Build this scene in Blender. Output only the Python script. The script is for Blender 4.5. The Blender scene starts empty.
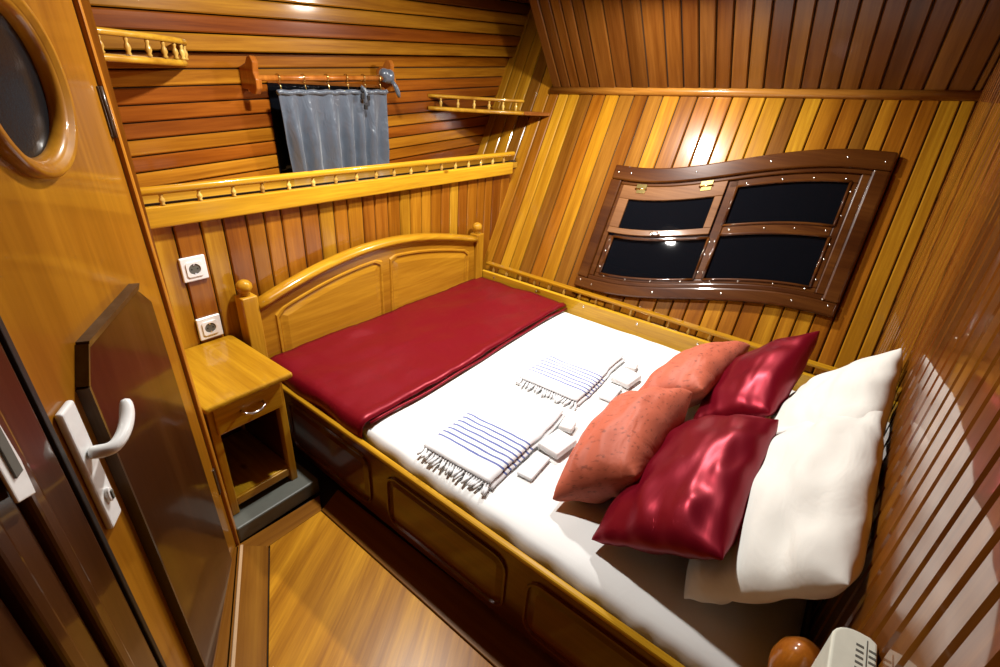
import bpy, bmesh, math, random
from mathutils import Vector, Matrix, noise
random.seed(7)
SC = bpy.context.scene
COL = SC.collection
R = math.radians
V = Vector

# ---------------------------------------------------------------- camera
FPX = 485.0
AX_R = V((0.60418432, -0.79457756, 0.06006507))      # image right in the room
AX_D = V((-0.32944853, -0.31771871, -0.88911107))    # image down
AX_F = V((0.7255515, 0.51739861, -0.45373307))       # viewing direction
EYE = V((0, 0, 1.45))
cam = bpy.data.cameras.new('camera')
cam.sensor_width = 36.0
cam.lens = FPX * 36.0 / 1000.0
cam.clip_start = 0.02
camo = bpy.data.objects.new('camera', cam)
COL.objects.link(camo)
m = Matrix.Identity(4)
for i in range(3):
    m[i][0] = AX_R[i]; m[i][1] = -AX_D[i]; m[i][2] = -AX_F[i]; m[i][3] = EYE[i]
camo.matrix_world = m
SC.camera = camo

# ---------------------------------------------------------------- world, light, exposure
w = bpy.data.worlds.new('night'); SC.world = w; w.use_nodes = True
w.node_tree.nodes['Background'].inputs[0].default_value = (0.012, 0.014, 0.02, 1)
w.node_tree.nodes['Background'].inputs[1].default_value = 0.3
SC.view_settings.view_transform = 'Standard'
SC.view_settings.look = 'None'
SC.view_settings.gamma = 1.0
SC.view_settings.use_curve_mapping = False
SC.view_settings.exposure = 0.3
LAMP = V((2.12, 0.95, 1.84))       # bulb of the lamp near the hull side
LAMP_W = 27.0
LAMP2 = V((1.10, 1.23, 1.90))         # second lamp, over the passage beside the bed
LAMP2_W = 27.0
SC.cycles.max_bounces = 8
SC.cycles.diffuse_bounces = 2
SC.cycles.caustics_reflective = False
SC.cycles.caustics_refractive = False

# ---------------------------------------------------------------- materials
def new_mat(name):
    mt = bpy.data.materials.new(name); mt.use_nodes = True
    nt = mt.node_tree; nt.nodes.clear()
    out = nt.nodes.new('ShaderNodeOutputMaterial')
    b = nt.nodes.new('ShaderNodeBsdfPrincipled')
    nt.links.new(b.outputs[0], out.inputs[0])
    return mt, nt, b
def N(nt, kind, **kw):
    n = nt.nodes.new(kind)
    for k, v in kw.items(): setattr(n, k, v)
    return n
def rgba(c): return (c[0], c[1], c[2], 1.0)
def wood(name, tones, axis='x', grain=1.0, rough=.32, coat=.7, crough=.10, dark=.55, bump=.12, knots=False, wave=.5):
    """varnished wood: tones are picked per object, grain runs along the object's own axis"""
    mt, nt, b = new_mat(name); L = nt.links.new
    tc = N(nt, 'ShaderNodeTexCoord'); oi = N(nt, 'ShaderNodeObjectInfo')
    mp = N(nt, 'ShaderNodeMapping')
    s = {'x': (1.2, 22, 22), 'y': (22, 1.2, 22), 'z': (22, 22, 1.2)}[axis]
    mp.inputs['Scale'].default_value = [q * grain for q in s]
    mul = N(nt, 'ShaderNodeVectorMath', operation='SCALE'); mul.inputs[0].default_value = (37.0, 53.0, 71.0)
    L(oi.outputs['Random'], mul.inputs['Scale'])
    add = N(nt, 'ShaderNodeVectorMath', operation='ADD')
    L(tc.outputs['Object'], mp.inputs[0]); L(mp.outputs[0], add.inputs[0]); L(mul.outputs[0], add.inputs[1])
    n1 = N(nt, 'ShaderNodeTexNoise'); n1.inputs['Scale'].default_value = 1.0; n1.inputs['Detail'].default_value = 6; n1.inputs['Roughness'].default_value = .62
    n1.inputs['Distortion'].default_value = .6
    L(add.outputs[0], n1.inputs['Vector'])
    n2 = N(nt, 'ShaderNodeTexNoise'); n2.inputs['Scale'].default_value = 5.5; n2.inputs['Detail'].default_value = 3
    L(add.outputs[0], n2.inputs['Vector'])
    n3 = N(nt, 'ShaderNodeTexNoise'); n3.inputs['Scale'].default_value = .22; n3.inputs['Detail'].default_value = 3
    L(add.outputs[0], n3.inputs['Vector'])
    cr = N(nt, 'ShaderNodeValToRGB'); cr.color_ramp.interpolation = 'LINEAR' if len(tones) < 4 else 'CONSTANT'
    el = cr.color_ramp.elements
    k = len(tones)
    el[0].position = 0; el[0].color = rgba(tones[0])
    el[1].position = 1 if k < 4 else (k - 1) / k; el[1].color = rgba(tones[-1])
    for i in range(1, k - 1):
        e = el.new(i / (k - 1) if k < 4 else i / k); e.color = rgba(tones[i])
    if k == 1: el[1].color = rgba(tones[0])
    L(oi.outputs['Random'], cr.inputs[0])
    r1 = N(nt, 'ShaderNodeMapRange'); r1.inputs[1].default_value = .3; r1.inputs[2].default_value = .72; r1.inputs[3].default_value = dark; r1.inputs[4].default_value = 1.22
    L(n1.outputs[0], r1.inputs[0])
    r2 = N(nt, 'ShaderNodeMapRange'); r2.inputs[1].default_value = .35; r2.inputs[2].default_value = .65; r2.inputs[3].default_value = .86; r2.inputs[4].default_value = 1.08
    L(n2.outputs[0], r2.inputs[0])
    r3 = N(nt, 'ShaderNodeMapRange'); r3.inputs[1].default_value = .35; r3.inputs[2].default_value = .65; r3.inputs[3].default_value = .62; r3.inputs[4].default_value = 1.22
    L(n3.outputs[0], r3.inputs[0])
    ma = N(nt, 'ShaderNodeMath', operation='MULTIPLY'); L(r1.outputs[0], ma.inputs[0]); L(r2.outputs[0], ma.inputs[1])
    mb = N(nt, 'ShaderNodeMath', operation='MULTIPLY'); L(ma.outputs[0], mb.inputs[0]); L(r3.outputs[0], mb.inputs[1])
    last = mb
    if knots:
        mk_ = N(nt, 'ShaderNodeMapping'); mk_.inputs['Scale'].default_value = {'x': (7.0, 13, 13), 'y': (13, 7.0, 13), 'z': (13, 13, 7.0)}[axis]
        L(tc.outputs['Object'], mk_.inputs[0])
        ad2 = N(nt, 'ShaderNodeVectorMath', operation='ADD'); L(mk_.outputs[0], ad2.inputs[0]); L(mul.outputs[0], ad2.inputs[1])
        vo = N(nt, 'ShaderNodeTexVoronoi'); vo.inputs['Scale'].default_value = .75; L(ad2.outputs[0], vo.inputs['Vector'])
        rk = N(nt, 'ShaderNodeMapRange'); rk.inputs[1].default_value = .05; rk.inputs[2].default_value = .13; rk.inputs[3].default_value = .30; rk.inputs[4].default_value = 1.0
        L(vo.outputs['Distance'], rk.inputs[0])
        mc = N(nt, 'ShaderNodeMath', operation='MULTIPLY'); L(mb.outputs[0], mc.inputs[0]); L(rk.outputs[0], mc.inputs[1]); last = mc
    # the dark grain lines go redder, not grey
    pw = N(nt, 'ShaderNodeCombineXYZ')
    for i, g in enumerate((.75, 1.0, 1.35)):
        p = N(nt, 'ShaderNodeMath', operation='POWER'); L(last.outputs[0], p.inputs[0]); p.inputs[1].default_value = g
        L(p.outputs[0], pw.inputs[i])
    mx = N(nt, 'ShaderNodeVectorMath', operation='MULTIPLY'); L(cr.outputs[0], mx.inputs[0]); L(pw.outputs[0], mx.inputs[1])
    L(mx.outputs[0], b.inputs['Base Color'])
    b.inputs['Roughness'].default_value = rough
    b.inputs['Specular IOR Level'].default_value = .15
    b.inputs['Coat Weight'].default_value = coat * .75
    b.inputs['Coat Roughness'].default_value = crough
    bp = N(nt, 'ShaderNodeBump'); bp.inputs['Strength'].default_value = bump; bp.inputs['Distance'].default_value = .002
    L(n1.outputs[0], bp.inputs['Height']); L(bp.outputs[0], b.inputs['Normal'])
    # varnish is brushed on: slow waviness of the coat
    nw = N(nt, 'ShaderNodeTexNoise'); nw.inputs['Scale'].default_value = .35; nw.inputs['Detail'].default_value = 2
    L(add.outputs[0], nw.inputs['Vector'])
    bw = N(nt, 'ShaderNodeBump'); bw.inputs['Strength'].default_value = wave; bw.inputs['Distance'].default_value = .004
    L(nw.outputs[0], bw.inputs['Height']); L(bw.outputs[0], b.inputs['Coat Normal'])
    return mt
def plain(name, col, rough=.4, metal=0.0, coat=0.0, spec=.5, trans=0.0, bump=0.0, bscale=60, sheen=0.0, aniso=0.0):
    mt, nt, b = new_mat(name); L = nt.links.new
    tc = N(nt, 'ShaderNodeTexCoord'); n = N(nt, 'ShaderNodeTexNoise'); n.inputs['Scale'].default_value = bscale; n.inputs['Detail'].default_value = 4
    L(tc.outputs['Object'], n.inputs['Vector'])
    r = N(nt, 'ShaderNodeMapRange'); r.inputs[3].default_value = .9; r.inputs[4].default_value = 1.08
    L(n.outputs[0], r.inputs[0])
    mx = N(nt, 'ShaderNodeVectorMath', operation='SCALE'); mx.inputs[0].default_value = col; L(r.outputs[0], mx.inputs['Scale'])
    L(mx.outputs[0], b.inputs['Base Color'])
    b.inputs['Roughness'].default_value = rough; b.inputs['Metallic'].default_value = metal
    b.inputs['Coat Weight'].default_value = coat; b.inputs['Specular IOR Level'].default_value = spec
    b.inputs['Transmission Weight'].default_value = trans
    b.inputs['Sheen Weight'].default_value = sheen
    b.inputs['Anisotropic'].default_value = aniso
    if bump:
        bp = N(nt, 'ShaderNodeBump'); bp.inputs['Strength'].default_value = bump; bp.inputs['Distance'].default_value = .002
        L(n.outputs[0], bp.inputs['Height']); L(bp.outputs[0], b.inputs['Normal'])
    return mt
M = {}
M['hull'] = wood('varnished_hull_planks', [(.19, .065, .005), (.38, .155, .009), (.46, .225, .012), (.26, .09, .006), (.45, .215, .012), (.22, .088, .009), (.40, .17, .010), (.31, .11, .007), (.43, .20, .011)], crough=.13, bump=.2)
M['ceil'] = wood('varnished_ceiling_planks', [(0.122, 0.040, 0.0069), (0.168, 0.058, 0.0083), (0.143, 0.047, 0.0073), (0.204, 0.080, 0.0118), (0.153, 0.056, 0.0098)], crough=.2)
M['upper'] = wood('red_pine_planks', [(0.302, 0.085, 0.0063), (0.420, 0.178, 0.0112), (0.202, 0.052, 0.0049), (0.437, 0.200, 0.0140), (0.286, 0.078, 0.0056), (0.386, 0.141, 0.0084), (0.168, 0.052, 0.0056), (0.403, 0.163, 0.0105)], crough=.13, bump=.2, dark=.4)
M['lower'] = wood('orange_pine_planks', [(0.360, 0.133, 0.0084), (0.416, 0.172, 0.0098), (0.304, 0.101, 0.0077), (0.464, 0.226, 0.0140), (0.336, 0.117, 0.0077)], crough=.12)
M['foot'] = wood('brown_glossy_planks', [(0.189, 0.062, 0.0085), (0.258, 0.083, 0.0091), (0.224, 0.070, 0.0085), (0.293, 0.104, 0.0112)], crough=.03, coat=1.33, wave=.04)
M['pine_x'] = wood('honey_pine_x', [(0.535, 0.275, 0.0133), (0.488, 0.243, 0.0114)], axis='x', crough=.10, dark=.72, knots=True)
M['pine_y'] = wood('honey_pine_y', [(0.546, 0.290, 0.0143), (0.498, 0.258, 0.0119)], axis='y', crough=.10, dark=.72, knots=True)
M['pine_z'] = wood('honey_pine_z', [(0.558, 0.285, 0.0168), (0.504, 0.248, 0.0154)], axis='z', crough=.10, dark=.72)
M['headboard'] = wood('headboard_pine', [(0.510, 0.243, 0.0150), (0.527, 0.261, 0.0165)], axis='x', crough=.12, dark=.7, grain=.7)
M['door'] = wood('door_veneer', [(0.368, 0.152, 0.0098), (0.384, 0.160, 0.0105)], axis='z', crough=.07, grain=.5, dark=.7)
M['doorpost'] = wood('door_post_wood', [(.42, .15, .013), (.46, .18, .015)], axis='z', crough=.08)
M['doordark'] = wood('dark_door_panel', [(.055, .018, .005), (.06, .02, .005)], axis='z', crough=.10, coat=.75, grain=.6)
M['edge'] = wood('worn_dark_edge', [(.07, .045, .028), (.08, .05, .03)], axis='z', crough=.15)
M['jamb'] = wood('red_brown_jamb', [(.075, .025, .0065), (.06, .02, .006)], axis='z', crough=.05, coat=1.0)
M['window'] = wood('mahogany_frame', [(0.078, 0.024, 0.0036), (0.089, 0.028, 0.0040), (0.071, 0.021, 0.0032)], axis='y', crough=.06, coat=1.0, dark=.5)
M['sash'] = wood('brown_sash', [(.17, .072, .026), (.18, .078, .028)], axis='y', crough=.12, dark=.75)
M['bedside'] = wood('bed_side_wood', [(0.149, 0.039, 0.0045), (0.140, 0.036, 0.0045)], axis='y', crough=.10, grain=.7)
M['hatch'] = wood('floor_hatch_wood', [(.60, .265, .013), (.61, .27, .013)], axis='x', grain=1.1, crough=.34, dark=.55, coat=.35)
M['floorboard'] = wood('floor_border_wood', [(0.294, 0.115, 0.0112), (0.322, 0.133, 0.0126)], axis='x', grain=.8, crough=.3, coat=.5)
M['mould'] = wood('moulding_wood', [(.30, .12, .018), (.32, .13, .018)], axis='y', crough=.12)
M['bracket'] = wood('orange_bracket', [(.40, .13, .018), (.42, .14, .018)], axis='z', crough=.06, coat=1.0)
M['shelf'] = wood('shelf_pine', [(0.540, 0.294, 0.0245), (0.504, 0.266, 0.0210)], axis='x', crough=.10)
M['shelfdark'] = wood('shelf_brown', [(.26, .085, .015), (.24, .08, .014)], axis='x', crough=.08, coat=1.0)
M['finial'] = wood('orange_finial', [(.42, .13, .012), (.44, .14, .012)], axis='z', crough=.04, coat=1.0)
M['spindle'] = wood('spindle_wood', [(.62, .40, .09), (.58, .36, .08)], axis='z', crough=.05, coat=1.0)
M['groove'] = plain('dark_seam', (.018, .008, .003), .8)
M['white'] = plain('white_plastic', (.86, .86, .84), .28, coat=.3)
M['ivory'] = plain('ivory_plastic', (.80, .82, .70), .35, coat=.2)
M['slot'] = plain('dark_slot', (.12, .12, .10), .6)
M['chrome'] = plain('chrome', (.75, .74, .72), .16, metal=1.0)
M['brass'] = plain('polished_brass', (.80, .62, .22), .18, metal=1.0)
M['screw'] = plain('screw_steel', (.85, .83, .78), .22, metal=1.0)
M['step'] = plain('grey_step_paint', (.115, .12, .10), .5, coat=.2, bump=.4, bscale=40)
M['thresh'] = plain('pale_threshold_strip', (.62, .40, .22), .3, coat=.4)
M['rubber'] = plain('black_rubber', (.012, .010, .009), .45)
M['glass'] = plain('night_glass', (.003, .0035, .005), .03, spec=.25)
M['portglass'] = plain('smoked_glass', (.008, .009, .010), .16, spec=.4, bump=.15, bscale=160)
M['cord'] = plain('white_cord', (.8, .8, .78), .6)
M['toggle'] = plain('black_toggle', (.012, .012, .012), .35)

def cloth(name, col, rough=.8, sheen=.3, weave=500, wbump=.15, fold=9, fbump=.25, coat=0.0, spec=.3, stretch=(1, 1, 1), mott=0.0, metal=0.0):
    mt, nt, b = new_mat(name); L = nt.links.new
    tc = N(nt, 'ShaderNodeTexCoord'); mp = N(nt, 'ShaderNodeMapping'); mp.inputs['Scale'].default_value = stretch
    L(tc.outputs['Object'], mp.inputs[0])
    a = N(nt, 'ShaderNodeTexNoise'); a.inputs['Scale'].default_value = fold; a.inputs['Detail'].default_value = 3; a.inputs['Distortion'].default_value = .8
    L(mp.outputs[0], a.inputs['Vector'])
    c = N(nt, 'ShaderNodeTexNoise'); c.inputs['Scale'].default_value = weave; L(mp.outputs[0], c.inputs['Vector'])
    b1 = N(nt, 'ShaderNodeBump'); b1.inputs['Strength'].default_value = fbump; b1.inputs['Distance'].default_value = .02; L(a.outputs[0], b1.inputs['Height'])
    b2 = N(nt, 'ShaderNodeBump'); b2.inputs['Strength'].default_value = wbump; b2.inputs['Distance'].default_value = .001; L(c.outputs[0], b2.inputs['Height']); L(b1.outputs[0], b2.inputs['Normal'])
    L(b2.outputs[0], b.inputs['Normal'])
    if mott:
        d = N(nt, 'ShaderNodeTexNoise'); d.inputs['Scale'].default_value = 70; d.inputs['Detail'].default_value = 2
        mp2 = N(nt, 'ShaderNodeMapping'); mp2.inputs['Scale'].default_value = (1, .5, 1.6); L(tc.outputs['Object'], mp2.inputs[0]); L(mp2.outputs[0], d.inputs['Vector'])
        r = N(nt, 'ShaderNodeMapRange'); r.inputs[1].default_value = .58; r.inputs[2].default_value = .70; r.inputs[3].default_value = 1.0; r.inputs[4].default_value = 1 - mott; L(d.outputs[0], r.inputs[0])
        mx = N(nt, 'ShaderNodeVectorMath', operation='SCALE'); mx.inputs[0].default_value = col; L(r.outputs[0], mx.inputs['Scale']); L(mx.outputs[0], b.inputs['Base Color'])
    else:
        b.inputs['Base Color'].default_value = rgba(col)
    b.inputs['Metallic'].default_value = metal
    b.inputs['Roughness'].default_value = rough; b.inputs['Sheen Weight'].default_value = sheen
    b.inputs['Coat Weight'].default_value = coat; b.inputs['Coat Roughness'].default_value = .3; b.inputs['Specular IOR Level'].default_value = spec
    return mt
M['sheet'] = cloth('white_sheet', (.86, .86, .84), .85, fold=5, fbump=.12)
M['pillow'] = cloth('white_cotton', (.86, .85, .79), .8, fold=7, fbump=.25, stretch=(1, 2, 1))
M['satin'] = cloth('maroon_satin', (.21, .003, .014), .36, sheen=0, fold=4, fbump=.08, spec=.35, metal=.55, stretch=(1, 2.2, 1), wbump=.03)
M['runner'] = cloth('crimson_satin', (.20, .003, .011), .38, sheen=0, fold=4.5, fbump=.25, spec=.3, metal=.35, stretch=(1, 1.6, 1), wbump=.03)
M['coral'] = cloth('coral_brocade', (.50, .11, .055), .6, sheen=.05, fold=9, fbump=.25, spec=.4, mott=.45, stretch=(1, 2, 1))
M['curtain'] = cloth('grey_satin', (.07, .088, .115), .30, sheen=.2, fold=12, fbump=.45, spec=.9, stretch=(2, 1, .7))
M['towel'] = cloth('white_towel', (.84, .84, .85), .9, weave=700, wbump=.3, fold=14, fbump=.1)
M['packet'] = cloth('white_packet', (.85, .84, .83), .5, fold=20, fbump=.1)
# stripes woven across the towel
mt, nt, b = new_mat('striped_towel'); L = nt.links.new
tc = N(nt, 'ShaderNodeTexCoord'); sx = N(nt, 'ShaderNodeSeparateXYZ'); L(tc.outputs['Object'], sx.inputs[0])
wv = N(nt, 'ShaderNodeTexNoise'); wv.inputs['Scale'].default_value = 9; L(tc.outputs['Object'], wv.inputs['Vector'])
ws = N(nt, 'ShaderNodeMath', operation='MULTIPLY_ADD'); L(wv.outputs[0], ws.inputs[0]); ws.inputs[1].default_value = .012; L(sx.outputs[0], ws.inputs[2])
md = N(nt, 'ShaderNodeMath', operation='FRACT'); dv = N(nt, 'ShaderNodeMath', operation='MULTIPLY'); L(ws.outputs[0], dv.inputs[0]); dv.inputs[1].default_value = 1 / .0245; L(dv.outputs[0], md.inputs[0])
lt = N(nt, 'ShaderNodeMath', operation='LESS_THAN'); L(md.outputs[0], lt.inputs[0]); lt.inputs[1].default_value = .33
g1 = N(nt, 'ShaderNodeMath', operation='GREATER_THAN'); L(ws.outputs[0], g1.inputs[0]); g1.inputs[1].default_value = .0735
g2 = N(nt, 'ShaderNodeMath', operation='LESS_THAN'); L(ws.outputs[0], g2.inputs[0]); g2.inputs[1].default_value = .236
m1 = N(nt, 'ShaderNodeMath', operation='MULTIPLY'); L(lt.outputs[0], m1.inputs[0]); L(g1.outputs[0], m1.inputs[1])
m2 = N(nt, 'ShaderNodeMath', operation='MULTIPLY'); L(m1.outputs[0], m2.inputs[0]); L(g2.outputs[0], m2.inputs[1])
mx = N(nt, 'ShaderNodeMix', data_type='RGBA'); L(m2.outputs[0], mx.inputs[0]); mx.inputs[6].default_value = (.84, .84, .85, 1); mx.inputs[7].default_value = (.12, .15, .36, 1)
L(mx.outputs[2], b.inputs['Base Color']); b.inputs['Roughness'].default_value = .9; b.inputs['Specular IOR Level'].default_value = .1
nn = N(nt, 'ShaderNodeTexNoise'); nn.inputs['Scale'].default_value = 600; L(tc.outputs['Object'], nn.inputs['Vector'])
bb = N(nt, 'ShaderNodeBump'); bb.inputs['Strength'].default_value = .3; bb.inputs['Distance'].default_value = .001; L(nn.outputs[0], bb.inputs['Height']); L(bb.outputs[0], b.inputs['Normal'])
M['striped'] = mt
mt, nt, b = new_mat('lamp_glow'); b.inputs['Base Color'].default_value = (1, 1, 1, 1); b.inputs['Emission Color'].default_value = (1, .93, .80, 1); b.inputs['Emission Strength'].default_value = 6
M['glow'] = mt

# ---------------------------------------------------------------- mesh helpers
def tag(o, label=None, cat=None, group=None, kind=None):
    if label: o['label'] = label
    if cat: o['category'] = cat
    if group: o['group'] = group
    if kind: o['kind'] = kind
    return o
def empty(name, loc=(0, 0, 0), mat=None):
    o = bpy.data.objects.new(name, None); COL.objects.link(o); o.empty_display_size = .05
    if mat is not None: o.matrix_world = mat
    else: o.location = loc
    bpy.context.view_layer.update()
    return o
def link(name, me, mat, parent=None, smooth=False, loc=None):
    o = bpy.data.objects.new(name, me); COL.objects.link(o)
    if mat is not None and not me.materials: me.materials.append(M[mat] if isinstance(mat, str) else mat)
    if smooth:
        for p in me.polygons: p.use_smooth = True
    if parent is not None: o.parent = parent
    if loc is not None: o.location = loc
    return o
def bm_mesh(name, bm):
    bmesh.ops.recalc_face_normals(bm, faces=bm.faces)
    me = bpy.data.meshes.new(name); bm.to_mesh(me); bm.free(); return me
def wm(o): return (wm(o.parent) @ o.matrix_basis) if o.parent else o.matrix_basis.copy()
def inv(parent):
    return wm(parent).inverted() if parent is not None else Matrix.Identity(4)
def box(name, mat, lo, hi, parent=None, bev=0.003, segs=2, local=False, smooth=False, rotz=0.0):
    """box given in room coordinates (or the parent's own when local); origin at its centre"""
    lo = V(lo); hi = V(hi); c = (lo + hi) / 2; d = hi - lo
    bm = bmesh.new(); bmesh.ops.create_cube(bm, size=1.0)
    for v in bm.verts: v.co = V((v.co.x * d.x, v.co.y * d.y, v.co.z * d.z))
    if bev: bmesh.ops.bevel(bm, geom=bm.edges[:], offset=min(bev, min(d) * .45), segments=segs, profile=.5, affect='EDGES')
    me = bm_mesh(name, bm)
    o = link(name, me, mat, parent, smooth)
    o.location = c if (local or parent is None) else inv(parent) @ c
    if rotz: o.rotation_euler.z = rotz
    return o
def poly_prism(name, mat, pts, axis_u, axis_v, axis_n, origin, t, parent=None, bev=0.003, segs=2, local=False, smooth=False):
    """outline pts (u,v) extruded by t along axis_n"""
    bm = bmesh.new()
    u = V(axis_u); vv = V(axis_v); n = V(axis_n); o_ = V(origin)
    a = [bm.verts.new(u * p[0] + vv * p[1]) for p in pts]
    f = bm.faces.new(a)
    r = bmesh.ops.extrude_face_region(bm, geom=[f])
    for g in r['geom']:
        if isinstance(g, bmesh.types.BMVert): g.co += n * t
    bm.normal_update()
    if bev:
        ed = [e for e in bm.edges if len(e.link_faces) == 2 and e.calc_face_angle(0) > .5]
        bmesh.ops.bevel(bm, geom=ed, offset=bev, segments=segs, profile=.5, affect='EDGES')
    me = bm_mesh(name, bm); o = link(name, me, mat, parent, smooth)
    o.location = o_ if (local or parent is None) else inv(parent) @ o_
    if not local and parent is not None: o.matrix_basis = inv(parent) @ Matrix.Translation(o_)
    return o
def plank(name, mat, a0, a1, b0, b1, n, t, parent, ch=.0042, gap=.0026, grain=None):
    """board on the quad a0-a1 (start), b0-b1 (end); front face towards n; own x axis runs along its length"""
    a0, a1, b0, b1, n = V(a0), V(a1), V(b0), V(b1), V(n).normalized()
    ex = V(grain).normalized() if grain else ((b0 + b1) - (a0 + a1)).normalized(); ey = n.cross(ex).normalized()
    O = (a0 + a1 + b0 + b1) / 4
    def lc(p): d = p - O; return V((d.dot(ex), d.dot(ey), 0))
    q = [lc(a0), lc(a1), lc(b1), lc(b0)]
    wa = (q[1] - q[0]).normalized(); wb = (q[2] - q[3]).normalized()
    q = [q[0] + wa * gap, q[1] - wa * gap, q[2] - wb * gap, q[3] + wb * gap]
    dep = [(0, -t), (0, -ch), (ch, 0)]
    vs = []
    for (s0, s1, w_) in ((q[0], q[1], wa), (q[3], q[2], wb)):
        prof = [s0 + V((0, 0, -t)), s0 + V((0, 0, -ch)), s0 + w_ * ch, s1 - w_ * ch, s1 + V((0, 0, -ch)), s1 + V((0, 0, -t))]
        vs += prof
    fs = [(i, i + 1, i + 7, i + 6) for i in range(5)] + [(5, 0, 6, 11), (0, 1, 2, 3, 4, 5), (11, 10, 9, 8, 7, 6)]
    me = bpy.data.meshes.new(name); me.from_pydata([tuple(v) for v in vs], [], fs); me.update()
    bm = bmesh.new(); bm.from_mesh(me); bmesh.ops.recalc_face_normals(bm, faces=bm.faces); bm.to_mesh(me); bm.free()
    o = link(name, me, mat, parent)
    mw = Matrix((( ex.x, ey.x, n.x, O.x), (ex.y, ey.y, n.y, O.y), (ex.z, ey.z, n.z, O.z), (0, 0, 0, 1)))
    o.matrix_basis = inv(parent) @ mw
    return o
def slab(name, mat, quads, n, t, kind='structure'):
    """thin backing made of quads, thickness behind the face"""
    bm = bmesh.new(); n = V(n).normalized()
    for qd in quads:
        f = [bm.verts.new(V(p)) for p in qd]; g = [bm.verts.new(V(p) - n * t) for p in qd]
        bm.faces.new(f); bm.faces.new(g[::-1])
        for i in range(4): bm.faces.new((f[i], g[i], g[(i + 1) % 4], f[(i + 1) % 4]))
    o = link(name, bm_mesh(name, bm), mat); tag(o, kind=kind); bpy.context.view_layer.update(); return o
def lathe(name, prof, seg=14):
    bm = bmesh.new(); rings = []
    for r, z in prof:
        rings.append([bm.verts.new((r * math.cos(2 * math.pi * i / seg), r * math.sin(2 * math.pi * i / seg), z)) for i in range(seg)])
    for a, b_ in zip(rings, rings[1:]):
        for i in range(seg): bm.faces.new((a[i], a[(i + 1) % seg], b_[(i + 1) % seg], b_[i]))
    bm.faces.new(rings[0][::-1]); bm.faces.new(rings[-1])
    me = bm_mesh(name, bm)
    for p in me.polygons: p.use_smooth = True
    return me
def tube(name, mat, pts, r, parent=None, seg=10, local=False, radii=None):
    pts = [V(p) for p in pts]; bm = bmesh.new(); rings = []; up = V((0, 0, 1))
    prev = None
    for i, p in enumerate(pts):
        d = (pts[min(i + 1, len(pts) - 1)] - pts[max(i - 1, 0)]).normalized()
        if prev is None:
            x = d.cross(up)
            if x.length < .1: x = d.cross(V((1, 0, 0)))
            x.normalize()
        else:
            x = (prev - d * prev.dot(d)).normalized()
        prev = x; y = d.cross(x)
        rr = radii[i] if radii else r
        rings.append([bm.verts.new(p + x * rr * math.cos(2 * math.pi * k / seg) + y * rr * math.sin(2 * math.pi * k / seg)) for k in range(seg)])
    for a, b_ in zip(rings, rings[1:]):
        for k in range(seg): bm.faces.new((a[k], a[(k + 1) % seg], b_[(k + 1) % seg], b_[k]))
    bm.faces.new(rings[0][::-1]); bm.faces.new(rings[-1])
    me = bm_mesh(name, bm)
    if parent is not None and not local: me.transform(inv(parent))
    return link(name, me, mat, parent, True)
def smoothed(o, lv=1):
    md_ = o.modifiers.new('subdivision', 'SUBSURF'); md_.levels = lv; md_.render_levels = lv; return o
def fbm(p, s): return noise.noise(V(p) * s)

# ---------------------------------------------------------------- room numbers
W = 1.78          # face of the panelled wall behind the bed head
UW = 2.10         # upper, set-back wall above the ledge
FY = -0.2125       # bulkhead at the bed foot
TH = R(27)
HN = V((-math.cos(TH), 0, math.sin(TH)))          # hull side leans outwards; this points into the cabin
HU = V((math.sin(TH), 0, math.cos(TH)))           # up along the hull
def hull(y, v, w_=0.0): return V((2.226, y, .40)) + HU * v + HN * w_
def hull_z(y, z): return hull(y, (z - .40) / math.cos(TH))
def mould_z(y): return 1.519 - .0437 * y
CEIL = 1.98
# ---------------------------------------------------------------- floor
fl = slab('floor', 'groove', [[(-.8, -.5, -.012), (3.2, -.5, -.012), (3.2, 2.2, -.012), (-.8, 2.2, -.012)]], (0, 0, 1), .05)
DA = V((.416, 1.338, 0)); DD = V((.5098, .8603, 0)).normalized()      # foot of the door post, direction of the door wall
DNm = V((DD.y, -DD.x, 0))
def dpt(s, off=0.0, z=0.0): return DA + DD * s + DNm * off + V((0, 0, z))
def floorboard(mat, a0, a1, b0, b1): return plank('floor_board', mat, a0, a1, b0, b1, (0, 0, 1), .012, fl, ch=.0015, gap=.002)
def bx(y): return .660 + .027 * y         # line of the floor border beside the bed
h_bl = V((.488, 1.258, 0)); h_br = V((bx(1.258), 1.258, 0))
h_fl = h_bl - DD * 1.75; h_fr = V((bx(-.20), -.20, 0))
h_fl = V((h_bl.x + (h_fr.y - h_bl.y) * DD.x / DD.y, h_fr.y, 0))
hatch = plank('floor_hatch', 'hatch', h_bl, h_br, h_fl, h_fr, (0, 0, 1), .012, fl, ch=.0015, gap=.003, grain=(1, .55, 0))
o1 = V((.418, 1.343, 0)); o2 = V((.72, 1.345, 0))
floorboard('floorboard', h_bl, o1, h_br, V((.735, 1.33, 0)))
floorboard('floorboard', h_bl, o1, h_fl, h_fl - DNm * .105)
floorboard('floorboard', h_br, V((.80, 1.30, 0)), h_fr, V((.80, -.20, 0)))
floorboard('floorboard', dpt(.0, .010), dpt(.0, -.02), dpt(-1.77, .010), dpt(-1.77, -.25))
strip = plank('threshold_strip', 'thresh', dpt(.0, .012, .004), dpt(.0, .022, .004), dpt(-1.77, .012, .004), dpt(-1.77, .022, .004), (0, 0, 1), .012, fl, ch=.002, gap=0)
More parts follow.
